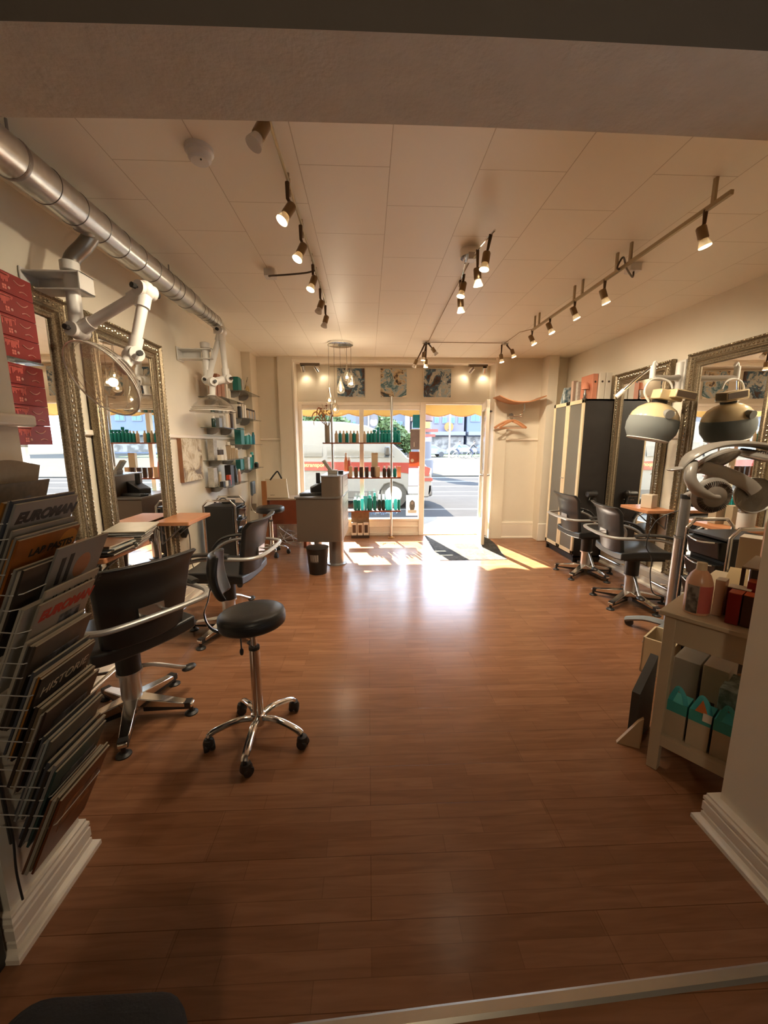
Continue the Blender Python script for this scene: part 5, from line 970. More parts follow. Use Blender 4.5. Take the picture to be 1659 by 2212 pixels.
t = thing('wreath', 'small pale ring ornament on the top glass shelf of the further column', 'ornament', (XL+.12, 5.52, BZ[0]+.001)); MB().tube([(.0, .05*cos(a*pi/12), .062+.05*sin(a*pi/12)) for a in range(24)], .012, 8, True).build('ring', mat('straw', '#c9b27c', .7, bump=(60, .8, .006)), t); MB().box(-.03, .03, -.06, .06, 0, .008).build('foot', CARD, t)
items('further', 1, BZ[1], [(5.06, .10, 'tall', .024, .17, BLKP, CARD, 'black bottle with a white top'), (5.14, .09, 'tall', .018, .19, CARD, CARD, 'slim white bottle'), (5.21, .09, 'box', .03, .17, CARD, WHP, 'white carton')]+[(5.28+.062*k, .08, 'tall', .024, .135, SV if k % 2 else BEIGE, DKB, 'small brown-capped bottle') for k in range(6)])
tag(MB().box(XL+.04, XL+.24, 5.25, 5.655, BZ[1]+.0005, BZ[1]+.006).build('bottle_tray', DKB), 'dark brown tray under the brown-capped bottles on the further glass shelves', 'tray') if False else None
items('further', 2, BZ[2], [(5.06, .12, 'box', .065, .20, mat('dark_teal_card', '#1f6f6a', .5), WHP, 'large dark teal carton'), (5.18, .10, 'tall', .04, .13, TEAL, CARD, 'wide teal jar'), (5.28, .10, 'tall', .026, .14, TEALL, CARD, 'pale teal bottle'), (5.36, .10, 'tall', .028, .15, TEAL, WHC, 'teal bottle'), (5.44, .10, 'tall', .024, .13, TEALL, CARD, 'pale teal bottle'), (5.52, .08, 'tall', .02, .16, mat('blue_plastic', '#2f7f9a', .4), TEAL, 'slim blue bottle')])
items('further', 3, BZ[3], [(5.06, .14, 'box', .05, .14, mat('dark_teal_card', '#1f6f6a', .5), WHP, 'dark teal carton'), (5.15, .14, 'box', .035, .14, TEAL, WHP, 'teal carton'), (5.24, .10, 'box', .045, .15, GW, WHP, 'white carton with grey print'), (5.34, .09, 'tube', .035, .18, TEALL, CARD, 'pale teal tube'), (5.44, .09, 'tube', .028, .21, TEAL, TEALL, 'teal tube'), (5.56, .07, 'tall', .03, .07, BLKP, TEAL, 'small black jar')])
# ================= BLACK TROLLEY (left) =================
def trolley(label, loc, rz, w_, d_, h, group='black drawer trolleys'):
    """front with drawers faces local +x; side panel faces local -y"""
    t = thing('salon_trolley', label, 'trolley', loc, rz, group)
    MB().box(-d_/2, d_/2-.03, -w_/2, w_/2, .10, h-.07).build('carcass', BLKP, t, bevel=.008)
    n = 6; dh = (h-.18)/n
    for k in range(n):
        z = .11+dh*k; f = MB(); f.add([(d_/2-.03, -w_/2+.02, z), (d_/2-.03, w_/2-.02, z), (d_/2-.03, w_/2-.02, z+dh-.012), (d_/2-.03, -w_/2+.02, z+dh-.012), (d_/2+.005, -w_/2+.03, z+.015), (d_/2+.005, w_/2-.03, z+.015), (d_/2+.03, w_/2-.02, z+dh-.014), (d_/2+.03, -w_/2+.02, z+dh-.014)], [(0, 1, 2, 3), (7, 6, 5, 4), (0, 4, 5, 1), (1, 5, 6, 2), (2, 6, 7, 3), (3, 7, 4, 0)])
        dr_ = f.build('drawer', mat('glossy_black', (.02, .02, .02), .15), t, bevel=.004); MB().tube(cr([(d_/2+.028, -w_/2+.04, z+dh-.02), (d_/2+.05, 0, z+dh-.03), (d_/2+.028, w_/2-.04, z+dh-.02)], 5), .005, 6).build('drawer_edge', CHR, dr_)
    for s_ in (-1, 1):
        P = [(-d_/2-.005, s_*(w_/2+.015), .06), (-d_/2-.005, s_*(w_/2+.015), h-.05), (-d_/2+.04, s_*(w_/2+.015), h), (d_/2-.05, s_*(w_/2+.015), h), (d_/2-.005, s_*(w_/2+.015), h-.05), (d_/2-.005, s_*(w_/2+.015), .06)]
        MB().tube(P, .0115, 10).build('chrome_frame', CHR, t)
    MB().box(-d_/2, d_/2, -w_/2, w_/2, h-.075, h-.06).build('top_tray', BLKP, t, bevel=.004)
    for sx in (-1, 1):
        for sy in (-1, 1): MB(TR(sx*(d_/2-.01), sy*(w_/2), .03)).lathe([(0, -.01), (.028, -.01), (.03, 0), (.028, .01), (0, .01)], (0, 0, 0), 16, RX(pi/2)).cyl((0, 0, 0), (0, 0, .05), .008).build('caster', BLKP, t)
    return t
trolley('black drawer trolley with a chrome frame below the left glass shelves', (-1.465, 4.035, 0), 0, .27, .31, .90)
t = thing('hair_clipper', 'black clipper and cable heap on top of the left trolley', 'hair clipper', (-1.46, 4.03, .842)); MB().tube(cr([(-.1, 0, .02), (-.06, .05, .05), (0, 0, .06), (.05, -.05, .04), (.1, 0, .02), (.03, .06, .03), (-.05, -.03, .03)], 6), .006, 6).build('cable', BLKP, t); MB().box(-.03, .1, -.02, .02, .01, .05).build('clipper_body', BLKP, t, bevel=.01)
t = thing('power_adapter', 'black plug adapter with its cable on the left wall below the empty shelf', 'adapter', (XL+.002, 3.60, .66)); MB(RX(radians(35))).box(0, .045, -.04, .04, -.05, .05).build('adapter_body', BLKP, t, bevel=.006); MB().tube(cr([(.02, -.06, .06), (.03, .0, .07), (.03, .06, .02), (.03, .09, -.10), (.03, .08, -.30), (.05, .14, -.45), (.08, .3, -.52)], 6), .004, 6).build('cable', BLKP, t)
t = thing('wall_sign', 'small white wall sign with dark symbols between the two left mirrors', 'sign', (XL+.002, 2.475, .70), rz=-pi/2); MB().box(-.03, .03, 0, .003, 0, .06).build('plate', CARD, t)
text_mb('lettering', '3|3', mat('print_brown', '#6d5c48', .6), .045, TR(.028, .0035, .015) @ RZ(pi) @ RX(pi/2), t)
# ================= RIGHT SIDE: CABINET, COAT RACK =================
t = thing('cabinet', 'tall black cabinet with two frosted glass doors against the right wall', 'cabinet', (0, 0, 0))
m = MB(); x0, x1, ya, yb, H = 2.53, XR-.06, 4.62, 5.36, 1.965; BKW = mat('black_brown_veneer', (.022, .018, .015), .45, var=.2)
m.box(x0, x1, ya, ya+.02, 0, H).box(x0, x1, yb-.02, yb, 0, H).box(x0, x1, ya, yb, H-.02, H).box(x0, x1, ya, yb, .06, .08).box(x1-.01, x1, ya, yb, .0, H).box(x0+.03, x0+.045, ya, yb, 0, .08); m.build('carcass', BKW, t)
for k in range(5): MB().box(x0+.03, x1-.012, ya+.02, yb-.02, .42+.315*k, .438+.315*k).build('inner_shelf', mat('pale_shelf_edge', '#b9a98c', .5), t)
FRO = glassmat('frosted_glass', (.8, .8, .76), 1.0, .25, .62, (.42, .40, .35)); FRW = mat('pale_birch_frame', '#dcc9a6', .4)
for k, (a, b_) in enumerate(((ya, (ya+yb)/2-.002), ((ya+yb)/2+.002, yb))):
    m = MB(); z0, z1 = .10, H; m.box(x0-.022, x0-.002, a, a+.045, z0, z1).box(x0-.022, x0-.002, b_-.045, b_, z0, z1).box(x0-.022, x0-.002, a, b_, z0, z0+.045).box(x0-.022, x0-.002, a, b_, z1-.045, z1)
    dd = m.build('door', FRW, t, bevel=.002, label='pale wooden door frame'); MB().box(x0-.014, x0-.008, a+.045, b_-.045, z0+.045, z1-.045).build('frosted_pane', FRO, dd)
    MB().cyl((x0-.022, (b_-.02 if k == 0 else a+.02), 1.02), (x0-.04, (b_-.02 if k == 0 else a+.02), 1.02), .006).build('knob', ALU, dd)
for k, (y, z, c, nm) in enumerate(((4.78, .76, TEALL, 'pale teal item behind the frosted cabinet door'), (5.15, .76, CARD, 'white item behind the frosted cabinet door'), (4.85, .44, GW, 'grey item low behind the frosted cabinet door'), (5.2, .44, TEAL, 'teal item low behind the far frosted cabinet door'))):
    bottle(nm, (2.68, y, z+.001-.003+(.0)), .05, .2, c, CARD, 'tall')
bd = [(2.805, 4.66, .035, .30, CARD, 'white ring binder on the cabinet, nearest the right end'), (2.728, 4.66, .035, .30, CARD, 'white ring binder on the cabinet, second from the right end'), (2.655, 4.68, .03, .29, mat('salmon_card', '#c98468', .5), 'salmon folder on the cabinet beside the white binders'), (2.62, 4.95, .025, .24, GW, 'grey printed box on the cabinet left of the figurine'), (2.60, 5.02, .03, .26, mat('dusty_pink_card', '#b59a88', .5), 'dusty pink box on the cabinet'), (2.70, 5.02, .02, .27, CARD, 'slim white box on the cabinet left of the pink one')]
for x, y, hw, h, c, lab in bd:
    isb = 'binder' in lab; dd_ = .26 if isb or 'salmon' in lab else .05
    t = thing('ring_binder' if isb else 'file_box', lab, 'binder' if isb else 'box', (x, y, H+.001)); MB().box(-hw, hw, 0, dd_, 0, h).build('binder_body' if isb else 'box_body', c, t, bevel=.003)
    if isb: MB().cyl((0, -.002, .20), (0, .001, .20), .012, n=14).build('finger_hole', DKB, t)
t = thing('figurine', 'small pinkish lamp-like figurine standing on the cabinet before the folders', 'figurine', (2.575, 4.74, H+.001)); MB().lathe([(0, 0), (.03, 0), (.03, .01), (.012, .03), (.02, .06), (.01, .09), (.01, .12)], n=18).build('stem', mat('dark_silver', (.2, .2, .2), .3, .8), t); MB().lathe([(.045, .12), (.03, .19), (.02, .20), (0, .20)], n=18).build('shade', mat('salmon_card', '#c98468', .5), t)
t = thing('gift_bag', 'blue grey patterned gift bag at the far left end on the cabinet', 'bag', (2.66, 5.22, H+.001)); MB().add([(-.12, -.06, 0), (.12, -.06, 0), (.12, .06, 0), (-.12, .06, 0), (-.10, -.02, .2), (.08, -.02, .22), (.08, .02, .22), (-.10, .02, .2)], [(0, 3, 2, 1), (4, 5, 6, 7), (0, 1, 5, 4), (1, 2, 6, 5), (2, 3, 7, 6), (3, 0, 4, 7)]).build('bag_body', mat('blue_grey_print', '#46606c', .5, col2='#b8bcb8', vs=14), t)
t = thing('hat_shelf', 'curved plywood hat shelf with a metal stem on the wall right of the door', 'hat shelf', (2.17, 5.92, 0)); 
MB().grid(lambda u, v: ((-.33+.66*u, -.32*v+.0, 2.03+.085*(2*u-1)**2+.0*v), (0, 0, 1)), 20, 4, .012).build('shelf_sheet', mat('beech_plywood', '#b98058', .4, var=.1, vs=18), t)
MB().tube(cr([(.08, -.16, 2.03), (.085, -.16, 1.95), (.06, -.14, 1.88), (.0, -.03, 1.87), (-.05, -.0, 1.87)], 6), .009, 8).build('metal_stem', CHR, t); MB().cyl((-.05, 0, 1.87), (-.05, -.03, 1.87), .028, n=20).build('wall_disc', STEEL, t); MB().cyl((.06, -.14, 1.84), (-.14, -.14, 1.84), .007, n=10).build('hanger_rod', CHR, t)
def hanger(label, x, y, a, z=1.835):
    t = thing('coat_hanger', label, 'coat hanger', (x, y, z), a, 'wooden coat hangers'); MB().tube(cr([(0, 0, -.055), (0, 0, -.02), (.0, .012, .0), (0, 0, .012), (0, -.012, .003)], 4), .0025, 6).build('hook', CHR, t)
    W2 = mat('beech_plywood', '#b98058', .4); MB().tube(cr([(-.21, 0, -.155), (-.12, 0, -.095), (-.03, 0, -.055), (.03, 0, -.055), (.12, 0, -.095), (.21, 0, -.155)], 5), .014, 8, flat=((0, 1, 0), .55, 1.15)).build('shoulder_bar', W2, t); MB().cyl((-.195, 0, -.158), (.195, 0, -.158), .005, n=8).build('trouser_bar', W2, t); return t
hanger('front wooden coat hanger under the hat shelf', 2.11, 5.77, .12); hanger('rear wooden coat hanger under the hat shelf', 2.06, 5.79, -.28)
t = thing('hair_dryer_holder', 'black hair dryer hung at the side of the black cabinet', 'hair dryer', (2.70, 4.57, .80)); MB().cyl((0, 0, .06), (-.1, -.02, .06), .04, .032, n=20).sph((0, 0, .06), .045, 14).build('dryer_body', BLKP, t); MB().cyl((0, 0, .05), (.02, -.01, -.09), .018, n=12).build('dryer_handle', BLKP, t); MB().tube(cr([(.02, -.01, -.09), (.03, -.02, -.2), (.06, 0, -.35), (.02, .02, -.5)], 5), .004, 6).build('cable', BLKP, t); MB().tube([(-.06, -.02, .02), (-.07, -.02, -.01), (.0, .02, -.01), (.02, .045, -.01)], .005, 6).build('holder_ring', CHR, t)
t = thing('paper_cup_box', 'small white box on the right wall shelf between the mirrors', 'box', (2.74, 3.70, .836), .5); MB().box(-.055, .055, -.05, .05, 0, .13).build('box_body', mat('white_box_card', '#c8b9a4', .5), t, bevel=.004); MB().box(.03, .056, -.02, .02, .02, .09).build('print', mat('print_brown', '#6d5c48', .6), t)
t = thing('mouse', 'rounded dark grey holder hanging under the white box shelf', 'holder', (XR-.03, 3.45, .74)) if False else None
# ================= RIGHT FOREGROUND: CONSOLE TABLE AND GOODS =================
TAx, TAy, TA = 1.262, 1.532, atan2(-.81, .585)
TW, TD, TZ = .345, .86, .753
M_T = TR(TAx, TAy, 0) @ RZ(TA)
def tw(x, y, z=TZ+.001): p = M_T @ Vector((x, y, z)); return tuple(p)
WT = mat('white_table_paint', '#bfae92', .4, var=.02)
t = thing('console_table', 'white painted console table beside the right pier', 'table', (TAx, TAy, 0), TA)
MB().box(-.018, TW, -.018, TD, TZ-.020, TZ).build('table_top', WT, t, bevel=.004)
for x, y in ((0, 0), (TW-.045, 0), (0, TD-.05), (TW-.045, TD-.05)): MB().box(x, x+.042, y, y+.042, 0, TZ-.02).build('leg', WT, t, bevel=.003)
MB().box(.04, TW-.04, .006, .022, TZ-.135, TZ-.02).build('apron', WT, t, bevel=.002); MB().box(.006, .022, .04, TD-.05, TZ-.135, TZ-.02).build('apron', WT, t, bevel=.002)
MB().box(.04, TW-.04, .004, .03, .125, .165).build('rail', WT, t, bevel=.002); MB().box(.004, .03, .04, TD-.05, .125, .165).build('rail', WT, t, bevel=.002); MB().box(.0, TW, .004, TD, .165, .18).build('lower_shelf', WT, t)
# gift cartons with teal tops on the lower shelf
MARB = mat('grey_green_marbled_card', '#6b7468', .6, col2='#98a396', vs=30)
for k in range(4):
    x, y, z = tw(.045+.083*k+.03, .075, .181); t = thing('gift_carton', 'white gift carton with a teal top on the lower table shelf, %s from the left' % ORD[k], 'box', (x, y, z), TA, 'white and teal gift cartons')
    MB().box(-.037, .037, -.045, .045, 0, .115).build('carton_body', mat('white_carton', '#b9a78b', .5, var=.02), t); MB().box(-.038, .038, -.046, .046, .115, .163).build('teal_top', mat('teal_band', '#3f9a8f', .5), t)
    if k in (0, 1, 2):
        MB().tube(cr([(-.025, -.04, .16), (-.01, -.035, .215), (.0, -.03, .225), (.02, -.035, .20), (.032, -.04, .16)], 4), .010, 6, flat=((0, 1, 0), .15, 1.0)).build('handle_loop', TEALL if k != 2 else mat('teal_band', '#3f9a8f', .5), t)
    if k == 1: MB().add([(-.02, -.044, .162), (.025, -.044, .162), (.002, -.038, .218)], [(0, 1, 2)]).build('orange_lining', mat('orange_lining', '#d0743c', .5), t, label='orange lining showing in the handle'); MB().box(.01, .04, -.052, -.048, .135, .17).build('paper_tag', CARD, t)
for k, (x, y, wx, h, c, lab) in enumerate(((.05, .30, .05, .28, mat('grey_box', '#928a7c', .5), 'plain grey box at the back left of the lower table shelf'), (.155, .30, .045, .29, mat('white_carton', '#b9a78b', .5), 'white box with a dark square print on the lower table shelf'), (.23, .22, .042, .25, MARB, 'grey marbled box in the middle of the lower table shelf'), (.315, .22, .042, .265, MARB, 'green marbled box at the right of the lower table shelf'))):
    X_, Y_, Z_ = tw(x, y, .181); t = thing('storage_box', lab, 'box', (X_, Y_, Z_), TA); MB().box(-wx, wx, -.08, .10, 0, h).build('box_body', c, t, bevel=.002)
    if k == 1: MB().box(-.01, .012, -.082, -.08, h-.19, h-.165).build('print', DKB, t)
# cardboard sheet and crate on the floor
t = thing('gift_bag', 'dark grey paper carrier bag leaning on the left side of the white table', 'bag', (1.40, 1.67, 0), TA+radians(90)); MB(RX(radians(0))).add([(-.10, .05, 0), (.10, .05, 0), (.10, .085, 0), (-.10, .085, 0), (-.10, .05, .27), (.10, .05, .40), (.10, .085, .40), (-.10, .085, .27)], [(0, 3, 2, 1), (4, 5, 6, 7), (0, 1, 5, 4), (1, 2, 6, 5), (2, 3, 7, 6), (3, 0, 4, 7)]).build('bag_body', mat('charcoal_card', '#3b3833', .6, var=.15), t)
t = thing('cardboard_piece', 'small cream cardboard piece on the floor beside the dark bag', 'cardboard', (1.262, 1.655, 0), radians(-25)); MB().add([(-.05, -.01, 0), (.05, -.01, 0), (.05, .01, 0), (-.05, .01, 0), (.03, -.01, .14), (.05, -.01, .16), (.05, .01, .16), (.03, .01, .14)], [(0, 3, 2, 1), (4, 5, 6, 7), (0, 1, 5, 4), (1, 2, 6, 5), (2, 3, 7, 6), (3, 0, 4, 7)]).build('card_sheet', mat('cream_kraft', '#b49672', .6), t)
t = thing('storage_crate', 'open white wooden crate on the floor behind the white table', 'crate', (1.75, 2.275, 0), atan2(-.79, .62)); w_, d_, h_ = .17, .24, .235; m = MB(); m.box(0, w_, 0, .012, 0, h_).box(0, w_, d_-.012, d_, 0, h_).box(0, .012, 0, d_, 0, h_).box(w_-.012, w_, 0, d_, 0, h_).box(0, w_, 0, d_, 0, .01); m.build('crate_body', mat('cream_board', '#c9b490', .5, var=.03), t, bevel=.002); MB().cyl((.14, -.002, .15), (.14, .0, .15), .012, n=14).build('hand_hole', DKB, t)
# bottles on the table top
CLR = mat('peach_clear_plastic', '#cf9f7e', .3, var=.03); SILV = mat('silver_foil', (.55, .52, .48), .2, 1.0, bump=(25, 1.0, .01))
def pinkbottle(label, p, h=.215, r=.046):
    t = thing('spray_bottle', label, 'bottle', p, .4, 'peach bottles with pink labels'); MB().lathe([(0, 0), (r*.96, 0), (r, .006), (r, h*.60), (r*.97, h*.64), (r*.78, h*.76), (r*.5, h*.84), (r*.42, h*.86)], n=32).build('body', CLR, t)
    m = MB()
    for a0, a1, z0, z1, nm, c in ((-150, -20, .05, .58, 'front_label', PINK), (-205, -152, .04, .58, 'side_label', mat('grey_brown_label', '#4a4038', .4, col2='#8a8278', vs=30))):
        q = MB(); q.grid(lambda u, v: ((r*1.01*cos(radians(a0+(a1-a0)*u)), r*1.01*sin(radians(a0+(a1-a0)*u)), h*(z0+(z1-z0)*v)), (cos(radians(a0+(a1-a0)*u)), sin(radians(a0+(a1-a0)*u)), 0)), 16, 1, .001); q.build(nm, c, t)
    MB().cyl((0, 0, h*.86), (0, 0, h), r*.42, r*.38, n=20).build('cap', mat('cream_cap', '#d8c3a0', .35), t); return t
pinkbottle('peach bottle with a pink label at the front left corner of the white table', tw(.085, .075))
pinkbottle('peach bottle with a pink label standing high at the right edge by the pier', tw(.285, .24, .955), .23, .05)
pinkbottle('peach bottle behind the other one at the right edge, further from the camera', tw(.26, .40, .965), .235, .05)
REDB = mat('deep_red_card', '#8f2018', .45, var=.05); REDT = mat('orange_red_top', '#b8532c', .5); BRN = mat('dark_brown_card', '#4e2c1a', .5)
def cbox(name, lab, x, y, wx, wy, h, c, top=None, z=TZ+.001, rz=0):
    t = thing(name, lab, 'box', tw(x, y, z), TA+rz); MB().box(-wx, wx, -wy, wy, 0, h).build('box_body', c, t, bevel=.0015)
    if top: MB().box(-wx, wx, -wy, wy, h, h+.002).build('box_top', top, t)
    return t
cbox('product_box', 'peach carton right behind the front peach bottle', .148, .12, .016, .028, .15, mat('tan_glossy_card', '#cfa888', .3), CARD)
cbox('product_box', 'large red box behind the front peach bottle', .20, .16, .035, .03, .12, REDB, CARD)
cbox('product_box', 'narrow red box in front of the brown one on the white table', .205, .07, .02, .03, .125, REDB, REDT)
cbox('product_box', 'narrow brown box between the red and the black boxes', .245, .075, .016, .03, .125, BRN, REDT)
cbox('product_box', 'red box with an orange top in the back row on the white table, left one', .24, .19, .022, .03, .15, REDB, REDT)
cbox('product_box', 'red box with an orange top in the back row on the white table, right one', .29, .19, .022, .03, .15, REDB, REDT)
cbox('product_box', 'pink patterned tall carton behind the red boxes', .26, .26, .025, .02, .19, mat('pink_pattern', '#b08070', .5, col2='#cfa58c', vs=60))
cbox('product_box', 'second pink patterned tall carton at the right behind the red boxes', .315, .26, .022, .02, .19, mat('pink_pattern', '#b08070', .5))
bottle('small white flask with a square stopper behind the black box', tw(.268, .125), .018, .13, mat('cream_cap', '#d8c3a0', .35), mat('cream_cap', '#d8c3a0', .35), 'tall', None, .7, capf=.4)
bottle('small white flask with a square stopper at the right edge near the pier', tw(.33, .125), .018, .13, mat('cream_cap', '#d8c3a0', .35), mat('cream_cap', '#d8c3a0', .35), 'tall', None, .7, capf=.4)
t = cbox('product_box', 'black box with a gold edged lid at the front right of the white table', .30, .06, .036, .028, .115, mat('black_card', (.012, .010, .012), .3)); MB().box(-.03, .032, -.024, .024, .115, .122).build('lid', mat('gold_edge', '#b59468', .35, .4), t, label='gold edged lid')
# display riser with the tall bottles
t = thing('product_stand', 'small clear riser carrying the two tall peach bottles', 'stand', tw(.29, .32, TZ+.001), TA); MB().box(-.10, .07, -.13, .13, .196, .202).build('riser_top', mat('greyish_riser', '#8d7a62', .3), t)
for x, y in ((-.095, -.12), (.065, -.12), (-.095, .12), (.065, .12)): MB().box(x-.006, x+.006, y-.006, y+.006, 0, .196).build('riser_leg', DKB, t)
cbox('product_box', 'white tall carton pair behind, left one, on the white table', .14, .70, .045, .05, .24, mat('white_carton', '#b9a78b', .5), CARD)
cbox('product_box', 'white tall carton pair behind, right one, on the white table', .235, .70, .045, .05, .24, mat('white_carton', '#b9a78b', .5), CARD)
cbox('product_box', 'flat orange topped box before the white carton pair', .24, .56, .05, .05, .13, mat('tan_card', '#a88260', .4), mat('orange_tan', '#b8784c', .5))
t = thing('hand_mirror', 'dark grey upright hand mirror before the white cartons', 'hand mirror', tw(.225, .40), TA+.3); MB().rbox(-.035, .035, -.006, .006, .0, .19, .005).build('mirror_body', mat('slate_grey', '#3e4140', .3), t, bevel=.004); MB().tube([(-.036, 0, .0), (-.036, 0, .17), (-.02, 0, .193), (.02, 0, .193), (.036, 0, .17), (.036, 0, 0)], .004, 6).build('rim', ALU, t)
t = thing('leaflet_rack', 'long cream slanted leaflet tray behind the front peach bottle', 'tray', tw(.145, .40), TA+.1); MB().add([(-.04, -.16, .02), (.04, -.16, .02), (.04, .22, .08), (-.04, .22, .08), (-.04, -.16, .03), (.04, -.16, .03), (.04, .22, .09), (-.04, .22, .09)], [(0, 3, 2, 1), (4, 5, 6, 7), (0, 1, 5, 4), (1, 2, 6, 5), (2, 3, 7, 6), (3, 0, 4, 7)]).build('tray_sheet', mat('cream_tray', '#cbb488', .45), t); MB().box(-.03, .03, -.1, .12, 0, .028).build('tray_foot', mat('cream_tray', '#cbb488', .45), t)
# trolley and shelf below the pearl mirror
trolley('black drawer trolley with a chrome handle behind the hair processor pole', (2.145, 2.19, 0), pi, .27, .30, .985)
wshelf('long wooden shelf below the pearl-framed mirror, holding boxes and a jar', 2.56, XR-.06, 2.55, 3.05, .85, side=-1)
cbox2 = lambda nm, lab, p, wx, wy, h, c, rz=0: (lambda t: MB().box(-wx, wx, -wy, wy, 0, h).build('box_body', c, t, bevel=.002))(thing(nm, lab, 'box', p, rz))
cbox2('carton', 'pale tall carton on the shelf below the pearl-framed mirror', (2.66, 2.86, .851), .035, .035, .17, mat('tan_white', '#a8977c', .5)); cbox2('carton', 'second pale carton beside the jar on the shelf below the pearl-framed mirror', (2.70, 2.77, .851), .03, .03, .15, mat('tan_white', '#a8977c', .5))
cbox2('carton', 'small teal box on top of the shelf clutter below the pearl-framed mirror', (2.76, 2.94, .851), .04, .03, .2, TEALL)
t = thing('storage_jar', 'white jar on the shelf below the pearl-framed mirror', 'jar', (2.68, 2.64, .851)); MB().lathe([(0, 0), (.05, 0), (.052, .01), (.052, .12), (.048, .125)], n=28).build('jar_body', WHP, t); MB().lathe([(.053, .12), (.053, .14), (0, .142)], n=28).build('lid', GP2, t)
# ================= LEFT FOREGROUND: MAGAZINE RACK =================
RXF, RY0, RY1 = -.885, .965, 1.175
t = thing('magazine_rack', 'wire magazine rack with ten tiers on the left pier', 'rack', (0, 0, 0)); WI = mat('bright_wire', (.78, .75, .70), .25, .35)
MB().tube([(PX0+.008, RY0+.02, .33), (PX0+.008, RY0+.02, 1.33)], .005, 6).tube([(PX0+.008, RY1-.02, .33), (PX0+.008, RY1-.02, 1.33)], .005, 6).build('backframe', mat('dark_wire', (.06, .055, .05), .4, .6), t)
ZK = [1.219, 1.131, 1.037, .937, .853, .761, .666, .578, .486, .395]
TL = radians(25); CS, SN = cos(TL), sin(TL)
for z in ZK:
    m = MB()
    for dz, a in ((0, 0), (.040, .012)):
        m.tube([(PX0+.008, RY0, z+dz+.012), (RXF-.015+a, RY0, z+dz), (RXF+a, RY0+.015, z+dz), (RXF+a, RY1-.015, z+dz), (RXF-.015+a, RY1, z+dz), (PX0+.008, RY1, z+dz+.012)], .0017, 6)
    m.build('wire_basket', WI, t)
def mag(label, k, off, c, shift=0.0, up=0.0, w=.205, h=.262, th=.006, cover=None, tilt=0.0, roll=0.0):
    """off = distance behind the front wire; local x along the pier, z up the leaning sheet, -y outwards"""
    s, c_ = sin(TL+tilt), cos(TL+tilt); zk = ZK[k]
    base = Vector((RXF, (RY0+RY1)/2+shift, zk))-Vector((s, 0, c_))*(.17-up)+Vector((-c_, 0, s))*(off+.004)
    Mx = Matrix(((0, -c_, s, base.x), (1, 0, 0, base.y), (0, s, c_, base.z), (0, 0, 0, 1)))
    if roll: Mx = Mx @ RY(roll)
    t = thing('magazine', label, 'magazine', (0, 0, 0), 0, 'magazines in the wire rack'); t.matrix_world = Mx
    MB().box(-w/2, w/2, .0006, th-.0006, 0, h).build('pages', PAPER, t); MB().box(-w/2-.0008, w/2, 0, .0006, 0, h).box(-w/2-.0008, w/2, th-.0006, th, 0, h).box(-w/2-.0014, -w/2, 0, th, 0, h).build('cover', cover or MAGC[c % 10], t)
    return t, w, h
def mtext(t, s, m_, size, x, z, shear=0, bold=.004): text_mb('title_lettering', s, m_, size, TR(x, -.0004, z) @ RX(pi/2), t, ext=.0003, shear=shear, bold=bold)
BKI = mat('black_ink', (.012, .012, .012), .5); RDI = mat('red_ink', '#b02c1c', .5); CRI = mat('cream_ink', '#c9bfa8', .5); PHO = mat('grey_photo_print', '#26262a', .4, col2='#77777a', vs=28)
t, w_, h_ = mag('grey magazine titled EUROMAN in black in the top tier of the wire rack', 0, 0, 0, .008, .0, cover=mat('pale_grey_cover', '#8f8c86', .35)); mtext(t, 'EUROMAN', BKI, .0405, -.092, .208, .25, .0025); MB().box(-.02, .07, -.001, 0, .085, .185).build('cover_photo', PHO, t)
t, w_, h_ = mag('orange magazine with a round badge in the second tier of the wire rack', 1, 0, 2, .0, cover=mat('orange_cover', '#9c5a22', .35, var=.3, vs=16)); mtext(t, 'LAB PASTIS', BKI, .030, -.06, .205, .1, .001); MB().cyl((.07, -.0003, .225), (.07, 0, .225), .032, n=28).build('round_badge', mat('badge_orange', '#c4802c', .4), t)
t, w_, h_ = mag('grey magazine with a large II and a portrait jutting out of the third tier', 2, 0, 0, .085, .055, cover=mat('grey_white_cover', '#85827c', .35)); MB().box(-.075, -.06, -.001, 0, .14, .225).box(-.045, -.03, -.001, 0, .14, .23).build('title_bars', BKI, t); MB().sph((.02, 0, .175), .034, 16, (1, .03, 1.2)).build('portrait_head', mat('portrait_skin', '#a8714c', .5), t); MB().sph((.02, .0, .10), .05, 16, (1, .02, .8)).build('portrait_shoulders', mat('portrait_grey', '#6e6a66', .5), t)
t, w_, h_ = mag('white magazine with thin slanted title jutting from the fourth tier', 3, .012, 5, .045, .045, cover=mat('white_cover', '#a39a88', .35)); mtext(t, 'II ANTONIE', BKI, .040, -.08, .21, .2, .0)
t, w_, h_ = mag('pale magazine titled EUROMAN in red in the fourth tier', 3, 0, 0, .02, .02, cover=mat('pale_cover', '#94897a', .35)); mtext(t, 'EUROMAN', RDI, .0405, -.092, .208, .25, .0025); MB().box(-.01, .07, -.001, 0, .08, .19).build('cover_photo', PHO, t)
t, w_, h_ = mag('dark history magazine with pale lettering in the sixth tier', 5, 0, 9, cover=mat('near_black_cover', '#1c1814', .35, var=.3)); mtext(t, 'HISTORIE', CRI, .042, -.09, .195, .1, 0)
cols = [None, None, None, None, '#4c4238', None, '#3a2a22', '#5e5a50', '#2f4a48', '#7a4020']
